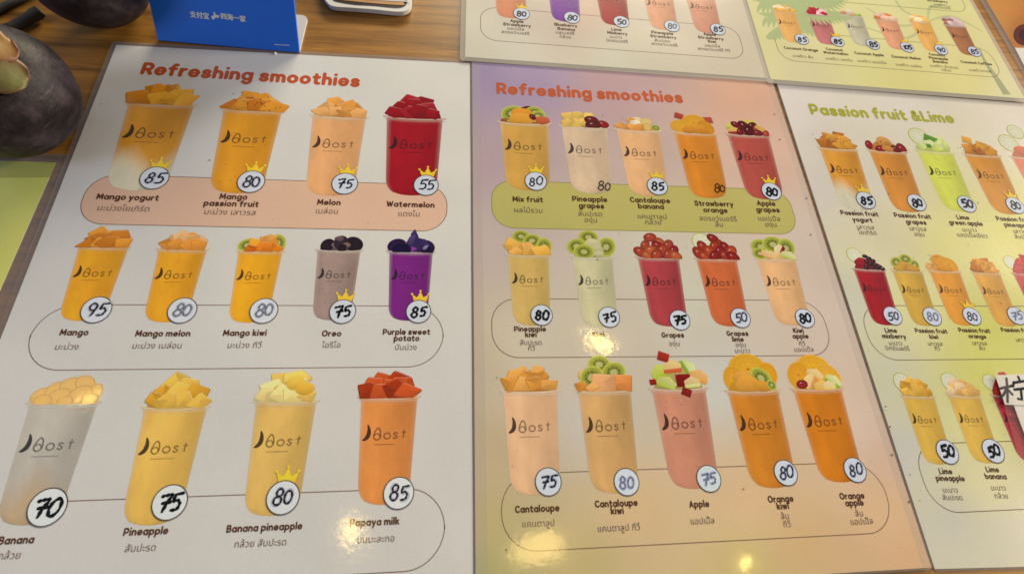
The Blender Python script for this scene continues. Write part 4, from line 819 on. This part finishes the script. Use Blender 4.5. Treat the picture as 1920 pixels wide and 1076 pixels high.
m.stroke([(P((1562, 2), Z_E)[0] - .03, yb + .0005)] + [(xr2 - rr + rr * math.cos(math.radians(t)), yb + rr + rr * math.sin(math.radians(t))) for t in range(-90, 1, 10)] + [(xr2, yb + .03)], .0004, Z_E + LAY['line'], ink((120, 112, 66), (1600, 30)))
m.build('caption_frame', Es)
def D(*a, **k): return drink(Es, Z_E, *a, **k)
He = .0318
D((1447, 21), (1494.8, 26), He, (222, 164, 90), R['coco_o'], '85', (1503, 74.5), 'b', False, .0057, ang=ae, kind='light orange coconut drink', seed=71)
D((1509, 25.5), (1556.6, 30.5), He, (190, 112, 104), R['coco_w'], '85', (1570, 78.5), 'B', True, .0057, ang=ae, kind='pink coconut watermelon drink', seed=72)
D((1575, 29), (1619.4, 33.5), He, (190, 178, 142), R['coco_a'], '85', (1636.5, 84), 'B', False, .0057, ang=ae, kind='grey white coconut apple drink', seed=73)
D((1638.5, 36), (1684.4, 40), He, (218, 150, 108), R['coco_m'], '105', (1700.6, 89.4), 'B', True, .0057, ang=ae, kind='salmon coconut melon drink', seed=74)
D((1703.4, 40), (1747, 44), He, (222, 164, 82), R['coco_p'], '90', (1764.3, 94), 'b', True, .0057, ang=ae, kind='yellow coconut and pineapple drink', seed=75)
D((1769, 47.4), (1812.5, 51.5), He, (166, 108, 66), R['coffee'], '85', (1826.6, 97.5), 'b', False, .0057, ang=ae, kind='brown coconut coffee drink', seed=76)
def cE(l, t): caption(Es, Z_E, l, t, .00205, ae, bold=.25, col=(92, 72, 40), tcol=(132, 120, 80))
cE([('Coconut Orange', (1502, 93))], [('มะพร้าว ส้ม', (1505.6, 107))]); cE([('Coconut', (1564.4, 94)), ('Watermelon', (1567, 100.8))], [('มะพร้าว แตงโม', (1573.3, 112.4))])
cE([('Coconut Apple', (1629.7, 102.4))], [('มะพร้าว แอปเปิ้ล', (1634.8, 117))]); cE([('Coconut Melon', (1699.3, 108.9))], [('มะพร้าว เมล่อน', (1704, 123.8))])
cE([('Coconut', (1757, 103.7)), ('Pineapple', (1759.7, 110.5)), ('Banana', (1763, 117))], [('มะพร้าว สับปะรด', (1770.3, 126)), ('กล้วย', (1774.6, 132.7))]); cE([('Coconut Coffee', (1830.7, 119))], [('มะพร้าวกาแฟ', (1838, 133.5))])
cE([('Strawberry', (1757, 3))], [('มะพร้าว', (1762, 10)), ('สตรอว์เบอร์รี่', (1763, 15))])

# --- yellow green sheet, left edge
TF = [((50, 320), (186, 184, 96)), ((50, 450), (208, 200, 104)), ((0, 520), (204, 198, 100)), ((-60, 400), (192, 190, 100))]
a = P((105, 305), Z_F); a2 = P((0, 302), Z_F); b = P((1, 542), Z_F); t = math.atan2(a[1] - a2[1], a[0] - a2[0])
dn = Vector((b[0] - a[0], b[1] - a[1])).normalized(); lf = -Vector((math.cos(t), math.sin(t)))
a = Vector(a)
Fs = sheet_thing([tuple(a + lf * .21), tuple(a), tuple(a + dn * .297), tuple(a + dn * .297 + lf * .21)], Z_F, 'plain yellow green laminated sheet at the left edge, below the dark fruit', TF, film=.0055)
m = MB(); m.poly([P(q, Z_F) for q in ((-60, 301.5), (106, 305), (94, 333), (-60, 334))], Z_F + 3e-5, ink((158, 156, 84), (50, 320))); m.build('printed_band', Fs)

# --- sheet with an orange picture, far right top
Z_G = .0006
lt_, lb_ = Vector(P((1837, 0), Z_G)), Vector(P((1921, 143), Z_G)); dG = (lt_ - lb_).normalized(); uG = Vector((dG.y, -dG.x))
G = sheet_thing([tuple(lb_ + dG * .2 + uG * .006), tuple(lb_ + dG * .2 + uG * .15), tuple(lb_ - dG * .1 + uG * .15), tuple(lb_ - dG * .1 + uG * .006)], Z_G, 'sheet with an orange brown picture, cut off by the right edge of the photo',
                [((1880, 20), (204, 134, 56)), ((1900, 120), (200, 126, 60)), ((1860, 40), (196, 142, 72)), ((1920, 60), (160, 96, 40))], film=.006, n=(24, 40))
m = MB(); zg = Z_G + 3e-5
for k, (s, c) in enumerate(((1.0, (84, 44, 24)), (.85, (98, 46, 26)), (.55, (72, 32, 18)))):
    m.fan([P((1922 + 22 * s * math.cos(t * .3), 66 + 20 * s * math.sin(t * .3)), zg) for t in range(21)], zg + k * 3e-6, ink(c, (1910, 70)))
m.build('printed_fruit', G)
m = MB(); m.poly([P(q, zg) for q in ((1903, 90), (1985, 92), (1990, 190), (1948, 178))], zg + 2e-5, (.72, .72, .72)); m.build('printed_patch', G)

# ================================================================== CLOSE THINGS ON THE COUNTER
CURZ = None
def solid(name, parent, polys, mat, label=None):
    v = []; f = []
    for p in polys:
        i = len(v); v += [tuple(q) for q in p]; f.append(tuple(range(i, i + len(p))))
    me = bpy.data.meshes.new(name); me.from_pydata(v, [], f); me.materials.append(mat)
    o = bpy.data.objects.new(name, me); scene.collection.objects.link(o)
    if parent: o.parent = parent
    if label: o['label'] = label
    return o
def plate(name, parent, loop, nrm, th, mat, label=None):
    """a flat card of real thickness: outline LOOP (3-D points), pushed back by TH along -NRM"""
    n = Vector(nrm).normalized(); top = [Vector(p) for p in loop]; bot = [p - n * th for p in top]; k = len(top)
    v = [tuple(p) for p in top + bot]; f = [tuple(range(k)), tuple(range(2 * k - 1, k - 1, -1))] + [(i, i + k, (i + 1) % k + k, (i + 1) % k) for i in range(k)]
    me = bpy.data.meshes.new(name); me.from_pydata(v, [], f); me.materials.append(mat); me.update()
    o = bpy.data.objects.new(name, me); scene.collection.objects.link(o)
    if parent: o.parent = parent
    if label: o['label'] = label
    return o

# --- blue stand: a panel leaning back from a white foot plate
st = empty('counter_stand', (0, 0, 0), 'blue standing card with white Chinese characters behind the left menu', 'stand')
bl = Vector((*P((296, 76), .0012), .0012)); brr = Vector((*P((561, 99), .0012), .0012))
e1 = (brr - bl).normalized(); pr = Vector((-e1.y, e1.x, 0))
LEAN = math.radians(38)
e2 = (pr * math.sin(LEAN) + Vector((0, 0, 1)) * math.cos(LEAN)).normalized(); pn = e1.cross(e2).normalized()
hp = .105
blue = plain('blue_board', (.015, .165, .82), .42, .4, vary=.05, scale=40)
white = plain('white_board', (.62, .60, .57), .5, .4, vary=.04, scale=60)
plate('panel', st, [bl, brr, brr + e2 * hp, bl + e2 * hp], pn, .0016, blue)
ft = []
w0 = (brr - bl).length; dp = .033; r = .004
for cx, cy, a0 in ((w0 - r, dp - r, 0), (r, dp - r, 90)):
    ft += [(cx + r * math.cos(math.radians(a0 + 15 * k)), cy + r * math.sin(math.radians(a0 + 15 * k))) for k in range(7)]
ft += [(0, .0016), (w0, .0016)]
bl0 = Vector((bl.x, bl.y, .0012))
plate('foot', st, [bl0 + e1 * x + pr * y for x, y in ft], (0, 0, 1), .0011, white)
def on_panel(px, py):
    d = ray(px, py); o = Vector((0, 0, CAMH)); t = (bl - o).dot(pn) / d.dot(pn); h = o + d * t - bl
    return h.dot(e1), h.dot(e2)
inkw = plain('white_ink', (.78, .80, .82), .5, .3)
def panel_text(text, p0, p1, name):
    a, b = Vector(on_panel(*p0)), Vector(on_panel(*p1)); v, f = font_mesh(text, 1.0)
    xs = [q[0] for q in v]; w = max(xs) - min(xs); sc = (b - a).length / w; dr = (b - a).normalized(); nr = Vector((-dr.y, dr.x)); out = []
    for x, y, _ in v:
        q = a + dr * (x - min(xs)) * sc + nr * (y - .36) * sc; out.append(tuple(bl + e1 * q.x + e2 * q.y + pn * 3e-4))
    n0 = len(out); off = (e1 * 2e-4, e1 * -2e-4, e2 * 1.6e-4)
    for k, d in enumerate(off): out += [tuple(Vector(q) + d + pn * 4e-6 * (k + 1)) for q in out[:n0]]
    f = [tuple(i + n0 * k for i in q) for k in range(4) for q in f]
    me = bpy.data.meshes.new(name); me.from_pydata(out, [], f); me.materials.append(inkw); o = bpy.data.objects.new(name, me); scene.collection.objects.link(o); o.parent = st
panel_text('支付宝', (357, 27.5), (392, 31.5), 'lettering'); panel_text('四海一家', (415, 31), (461, 37), 'lettering')
lg = MB()
def pstroke(pts, w, k):
    lg.stroke([on_panel(*q) for q in pts], w, k, (1, 1, 1))
pstroke(smooth([(398, 33), (404, 30), (409, 33)], 4), .0010, 3.0e-4); pstroke(smooth([(402, 25), (403.5, 30), (400, 36)], 4), .0010, 3.2e-4)
pstroke(smooth([(405, 33), (406, 30), (411, 31)], 4), .0008, 3.4e-4)
def build_panel(name, kind=None):
    v = [tuple(bl + e1 * a + e2 * b + pn * c) for a, b, c in lg.v]
    me = bpy.data.meshes.new(name); me.from_pydata(v, [], lg.f); me.materials.append(inkw); o = bpy.data.objects.new(name, me); scene.collection.objects.link(o); o.parent = st
    if kind: o['kind'] = kind
build_panel('emblem'); lg = MB()
x = 515
while x < 543: pstroke([(x, 84 + (x - 515) * .06), (x + 2.2, 84.1 + (x - 515) * .06)], .0004, 3.0e-4); x += 3.6
build_panel('fine_print', 'stuff')

# --- die cut card at the top
ck = empty('cut_out_card', (0, 0, 0), 'white rimmed card with dark outline and tan middle, cut off by the top edge', 'card')
def rounded(px_pts, z): return [Vector((*P(q, z), z)) for q in px_pts]
outer = smooth([(612, 3), (624, 12), (660, 15), (700, 18), (745, 22.5), (762, 20), (770, 12), (772, -6), (774, -60), (690, -70), (604, -66), (606, -10)], 4, True)
inner = smooth([(622, -2), (632, 4), (665, 9.5), (700, 11.5), (742, 15.5), (757, 13), (763, 6), (764, -8), (765, -52), (690, -60), (614, -56), (615, -12)], 4, True)
tan = smooth([(629, -2), (640, 0.5), (700, 6.5), (755, 10), (757, 4), (757, -46), (690, -52), (624, -50), (624, -12)], 4, True)
zc = .0042
plate('card_base', ck, rounded(outer, zc), (0, 0, 1), .0030, plain('card_white', (.70, .69, .66), .4, .4))
plate('dark_outline', ck, rounded(inner, zc + .0002), (0, 0, 1), .00015, plain('card_dark', (.030, .018, .012), .4, .4))
plate('tan_field', ck, rounded(tan, zc + .0004), (0, 0, 1), .00015, plain('card_tan', (.52, .27, .11), .45, .4, vary=.15, scale=90))
m = MB(); m.stroke([P((640, -3), zc), P((705, 1.2), zc), P((768, 4.5), zc)], .0012, zc + 6e-4, (.7, .7, .68)); m.build('white_bar', ck, plain('card_bar', (.66, .65, .62), .4, .4))

# --- dark round fruits with thick sepals
def fruit_material():
    m, nt, b = nodes('dark_rind')
    tc = nt.nodes.new('ShaderNodeTexCoord')
    n = nt.nodes.new('ShaderNodeTexNoise'); n.inputs['Scale'].default_value = 85; n.inputs['Detail'].default_value = 9; n.inputs['Roughness'].default_value = .68
    n2 = nt.nodes.new('ShaderNodeTexNoise'); n2.inputs['Scale'].default_value = 17; n2.inputs['Detail'].default_value = 5
    n3 = nt.nodes.new('ShaderNodeTexNoise'); n3.inputs['Scale'].default_value = 900; n3.inputs['Detail'].default_value = 2
    mp = nt.nodes.new('ShaderNodeMapping'); mp.inputs['Scale'].default_value = (1, 1, 6); mp.inputs['Rotation'].default_value = (.9, .3, 0)
    n4 = nt.nodes.new('ShaderNodeTexNoise'); n4.inputs['Scale'].default_value = 40; n4.inputs['Detail'].default_value = 6; n4.inputs['Roughness'].default_value = .8
    for q in (n, n2, n3, mp): nt.links.new(tc.outputs['Object'], q.inputs[0])
    nt.links.new(mp.outputs[0], n4.inputs[0])
    cr = nt.nodes.new('ShaderNodeValToRGB'); e = cr.color_ramp.elements
    e[0].position = .40; e[0].color = (.005, .004, .006, 1); e[1].position = .66; e[1].color = (.060, .046, .054, 1); k = e.new(.51); k.color = (.022, .015, .020, 1)
    nt.links.new(n.outputs['Fac'], cr.inputs[0])
    c2 = nt.nodes.new('ShaderNodeValToRGB'); e = c2.color_ramp.elements; e[0].position = .60; e[0].color = (0, 0, 0, 1); e[1].position = .76; e[1].color = (1, 1, 1, 1)
    nt.links.new(n2.outputs['Fac'], c2.inputs[0])
    mx = nt.nodes.new('ShaderNodeMix'); mx.data_type = 'RGBA'; mx.inputs['B'].default_value = (.13, .045, .022, 1)
    nt.links.new(c2.outputs[0], mx.inputs['Factor']); nt.links.new(cr.outputs[0], mx.inputs['A'])
    c3 = nt.nodes.new('ShaderNodeValToRGB'); e = c3.color_ramp.elements; e[0].position = .60; e[0].color = (0, 0, 0, 1); e[1].position = .70; e[1].color = (.55, .55, .55, 1)
    nt.links.new(n4.outputs['Fac'], c3.inputs[0])
    mx2 = nt.nodes.new('ShaderNodeMix'); mx2.data_type = 'RGBA'; mx2.inputs['B'].default_value = (.15, .115, .12, 1)
    nt.links.new(c3.outputs[0], mx2.inputs['Factor']); nt.links.new(mx.outputs['Result'], mx2.inputs['A'])
    nt.links.new(mx2.outputs['Result'], b.inputs['Base Color'])
    b.inputs['Roughness'].default_value = .48; b.inputs['Specular IOR Level'].default_value = .28
    bp = nt.nodes.new('ShaderNodeBump'); bp.inputs['Distance'].default_value = .0006; nt.links.new(n4.outputs['Fac'], bp.inputs['Height'])
    bp2 = nt.nodes.new('ShaderNodeBump'); bp2.inputs['Distance'].default_value = .00004; nt.links.new(n3.outputs['Fac'], bp2.inputs['Height']); nt.links.new(bp.outputs['Normal'], bp2.inputs['Normal'])
    nt.links.new(bp2.outputs['Normal'], b.inputs['Normal'])
    return m
MR = fruit_material()
def sepal_material():
    m, nt, b = nodes('sepal')
    at = nt.nodes.new('ShaderNodeVertexColor'); at.layer_name = 'Col'; tc = nt.nodes.new('ShaderNodeTexCoord')
    n = nt.nodes.new('ShaderNodeTexNoise'); n.inputs['Scale'].default_value = 120; n.inputs['Detail'].default_value = 5; nt.links.new(tc.outputs['Object'], n.inputs[0])
    mr = nt.nodes.new('ShaderNodeMapRange'); mr.inputs['To Min'].default_value = .6; mr.inputs['To Max'].default_value = 1.35; nt.links.new(n.outputs['Fac'], mr.inputs[0])
    vm = nt.nodes.new('ShaderNodeVectorMath'); vm.operation = 'SCALE'; nt.links.new(at.outputs[0], vm.inputs[0]); nt.links.new(mr.outputs[0], vm.inputs['Scale'])
    nt.links.new(vm.outputs[0], b.inputs['Base Color']); b.inputs['Roughness'].default_value = .5
    bp = nt.nodes.new('ShaderNodeBump'); bp.inputs['Distance'].default_value = .0005; nt.links.new(n.outputs['Fac'], bp.inputs['Height']); nt.links.new(bp.outputs['Normal'], b.inputs['Normal'])
    return m
MS = sepal_material()
def fruit(loc, rad, axis, spin, label, seed):
    root = empty('mangosteen', (loc[0], loc[1], 0), label, 'fruit', 'mangosteens on the counter')
    rng = random.Random(seed); ax = Vector(axis).normalized(); rot = ax.to_track_quat('Z', 'Y').to_matrix()
    nu, nv = 64, 40; v = []; f = []
    for j in range(nv + 1):
        th = math.pi * j / nv
        for i in range(nu):
            ph = 2 * math.pi * i / nu
            rr = rad * (1 + .012 * math.cos(6 * ph + spin) * math.sin(th) ** 2 + .010 * math.sin(2 * ph + seed) * math.sin(th))
            zz = math.cos(th); sq = .90 if zz > 0 else .93
            p = Vector((rr * math.sin(th) * math.cos(ph), rr * math.sin(th) * math.sin(ph), rad * sq * zz * (1 - .10 * max(0, zz) ** 8)))
            v.append(tuple(rot @ p))
    for j in range(nv):
        for i in range(nu): f.append((j * nu + i, j * nu + (i + 1) % nu, (j + 1) * nu + (i + 1) % nu, (j + 1) * nu + i)[::-1])
    zmin = min(p[2] for p in v); v = [(a, b, c - zmin + .0003) for a, b, c in v]
    me = bpy.data.meshes.new('rind'); me.from_pydata(v, [], f); me.materials.append(MR)
    for p in me.polygons: p.use_smooth = True
    o = bpy.data.objects.new('rind', me); scene.collection.objects.link(o); o.parent = root
    off = Vector((0, 0, -zmin + .0003))
    for k in range(4):                            # four thick fleshy sepals round the stalk
        a0 = spin + k * math.pi / 2; vv = []; cc = []; nr, na = 12, 12
        for side in (1, 0):
            for i in range(nr + 1):
                t = i / nr; ang_w = 1.0 * math.sin(math.pi * min(1, .12 + t * .80)) ** .7 if t < 1 else .25
                for j in range(na + 1):
                    s = j / na * 2 - 1; ph = a0 + s * ang_w * (.95 if t > .3 else .8); th = .06 + .45 * t
                    r0 = rad * (1.02 + .035 * side * (1 - s * s * .8) * math.sin(math.pi * min(1, t + .15)) + .09 * t ** 3 + .03 * math.sin(3 * s + k) * t)
                    if not side: r0 -= rad * .02
                    p = Vector((r0 * math.sin(th) * math.cos(ph), r0 * math.sin(th) * math.sin(ph), r0 * .90 * math.cos(th))); vv.append(tuple(rot @ p + off))
                    red, yel, grn = (.13, .032, .020), (.23, .125, .022), (.105, .115, .022)
                    e = abs(s) ** 2.2; c = mix(grn if k % 2 else yel, red, min(1, .75 * e + .35 * (1 - t) * (k % 2) + .5 * max(0, t - .85) * 4)); cc.append(c)
        N = (nr + 1) * (na + 1); ff = []
        for i in range(nr):
            for j in range(na):
                q = i * (na + 1) + j; ff.append((q, q + 1, q + na + 2, q + na + 1)); ff.append((N + q, N + q + na + 1, N + q + na + 2, N + q + 1))
        edge = [i * (na + 1) for i in range(nr + 1)] + [nr * (na + 1) + j for j in range(1, na + 1)] + [i * (na + 1) + na for i in range(nr - 1, -1, -1)]
        for a, b in zip(edge, edge[1:]): ff.append((a, b, N + b, N + a))
        me = bpy.data.meshes.new('sepal'); me.from_pydata(vv, [], ff); a = me.color_attributes.new('Col', 'FLOAT_COLOR', 'POINT'); a.data.foreach_set('color', [x for c in cc for x in (*c, 1)])
        me.materials.append(MS)
        for p in me.polygons: p.use_smooth = True
        o = bpy.data.objects.new('sepal', me); scene.collection.objects.link(o); o.parent = root
    # stalk
    vv = []; ff = []; n = 12
    for i, (t, r) in enumerate(((.84, .0034), (.95, .0030), (1.06, .0027), (1.12, .0032), (1.125, .0020))):
        for j in range(n): a = 2 * math.pi * j / n; vv.append(tuple(rot @ Vector((r * math.cos(a), r * math.sin(a), rad * t)) + off))
    for i in range(4):
        for j in range(n): ff.append((i * n + j, i * n + (j + 1) % n, (i + 1) * n + (j + 1) % n, (i + 1) * n + j))
    ff.append(tuple(4 * n + j for j in range(n)))
    me = bpy.data.meshes.new('stalk'); me.from_pydata(vv, [], ff); me.materials.append(plain('stalk_brown', (.09, .06, .03), .7, vary=.3, scale=300))
    o = bpy.data.objects.new('stalk', me); scene.collection.objects.link(o); o.parent = root
    return root
F1 = (-.2225, .1925); F2 = (-.2075, .2825)
fruit(F1, .0320, (.47, -.22, .86), .15, 'dark purple mangosteen with green and yellow sepals at the left edge, above the green sheet', 2)
fruit(F2, .0300, (-.5, .8, .35), 1.0, 'dark mangosteen at the top edge between the other fruit and the blue stand', 5)

# --- stems lying behind the fruit
def rod(name, pts, radii, mat, label, cat, n=12):
    vv = []; ff = []; pts = [Vector(p) for p in pts]
    for i, p in enumerate(pts):
        d = (pts[min(i + 1, len(pts) - 1)] - pts[max(i - 1, 0)]).normalized(); a = d.cross(Vector((0, 0, 1))).normalized(); b = a.cross(d)
        for j in range(n): t = 2 * math.pi * j / n; vv.append(tuple(p + (a * math.cos(t) + b * math.sin(t)) * radii[i]))
    for i in range(len(pts) - 1):
        for j in range(n): ff.append((i * n + j, i * n + (j + 1) % n, (i + 1) * n + (j + 1) % n, (i + 1) * n + j))
    ff.append(tuple(range(n))); ff.append(tuple((len(pts) - 1) * n + j for j in range(n)))
    me = bpy.data.meshes.new(name); me.from_pydata(vv, [], ff); me.materials.append(mat)
    for p in me.polygons: p.use_smooth = True
    o = bpy.data.objects.new(name, me); scene.collection.objects.link(o); o['label'] = label; o['category'] = cat; return o
p0, p1 = P((78, 24), .004), P((8, 56), .004); tw = plain('twig_dark', (.035, .028, .024), .6, vary=.4, scale=400, bump=.0004)
L_ = lambda t: (p0[0] + (p1[0] - p0[0]) * t, p0[1] + (p1[1] - p0[1]) * t)
rod('fruit_stalk', [(*L_(0), .005), (*L_(.1), .0046), (*L_(.5), .0036), (*L_(.8), .0034), (*L_(1.1), .0034)], [.0030, .0036, .0030, .0029, .0034], tw, 'short dark broken stalk lying on the wood between the two fruits', 'stalk')
p2, p3 = P((-60, 48), .003), P((70, -22), .003)
rod('black_cable', [(p2[0], p2[1], .0022), ((p2[0] + p3[0]) / 2, (p2[1] + p3[1]) / 2 + .001, .0022), (p3[0], p3[1], .0022)], [.0021] * 3, plain('cable_grey', (.05, .05, .052), .45, vary=.1), 'grey black cable crossing the top left corner', 'cable')

cx_, cy_ = P((516, 101), .001)
bm_v = [(cx_ + a, cy_ + b, c) for a, b, c in ((-.0007, -.001, .0008), (.0006, -.0011, .0008), (.0008, .0009, .0008), (-.0005, .0012, .0008), (0, 0, .0020), (.0002, .0006, .0018))]
solid_me = bpy.data.meshes.new('crumb'); solid_me.from_pydata(bm_v, [], [(3, 2, 1, 0), (0, 1, 4), (1, 2, 5, 4), (2, 3, 5), (3, 0, 4, 5)]); solid_me.materials.append(plain('crumb_white', (.8, .78, .74), .6))
cr_ = bpy.data.objects.new('crumb', solid_me); scene.collection.objects.link(cr_); cr_['label'] = 'tiny white crumb between the blue stand and the left menu'; cr_['category'] = 'crumb'

# --- paper note taped on the right sheet
nz = Z_C + .0012
note = empty('paper_note', (0, 0, 0), 'white paper note with one handwritten Chinese character on the yellow menu', 'note')
pap = plain('note_paper', (.66, .64, .62), .6, .3, vary=.03, scale=120)
plate('note_sheet', note, [Vector((*P(q, nz), nz)) for q in ((1866, 703), (1960, 700), (1975, 762), (1901, 759), (1884.5, 758))], (0, 0, 1), .0001, pap)
low = [Vector((*P(q, nz - 2e-4), nz - 2e-4)) for q in ((1896, 745), (1975, 745), (2000, 850), (1934, 846), (1910, 785))]
plate('lower_note_sheet', note, low, (0, 0, 1), .0001, pap)
st2 = MB()                                        # brush thickening over the thin strokes
for k, pts in enumerate((((1875, 728), (1897, 723)), ((1887, 709), (1889, 732), (1889, 753)), ((1887, 729), (1882, 739), (1875, 746)), ((1889, 729), (1898, 739)), ((1909, 706), (1912, 713)), ((1901, 716), (1899, 724)), ((1901, 717), (1927, 713), (1925, 720)), ((1902, 730), (1927, 727)), ((1914, 729), (1916, 749), (1909, 747)))):
    st2.stroke([P(q, nz) for q in pts], .00135, nz + 7e-5 + k * 3e-6, (.02, .02, .025))
st2.build('handwritten_character', note)
tape = MB(); tz = nz + 3e-4
tape.poly([P(q, tz) for q in ((1862, 688), (1884, 692), (1938, 860), (1912, 862))], tz, (.7, .7, .7))
tm, nt, bb = nodes('clear_tape'); bb.inputs['Base Color'].default_value = (.75, .74, .70, 1); bb.inputs['Alpha'].default_value = .10; bb.inputs['Roughness'].default_value = .12
c = crinkle(nt, 6); nt.links.new(c.outputs['Normal'], bb.inputs['Normal'])
tape.build('clear_tape', note, tm)
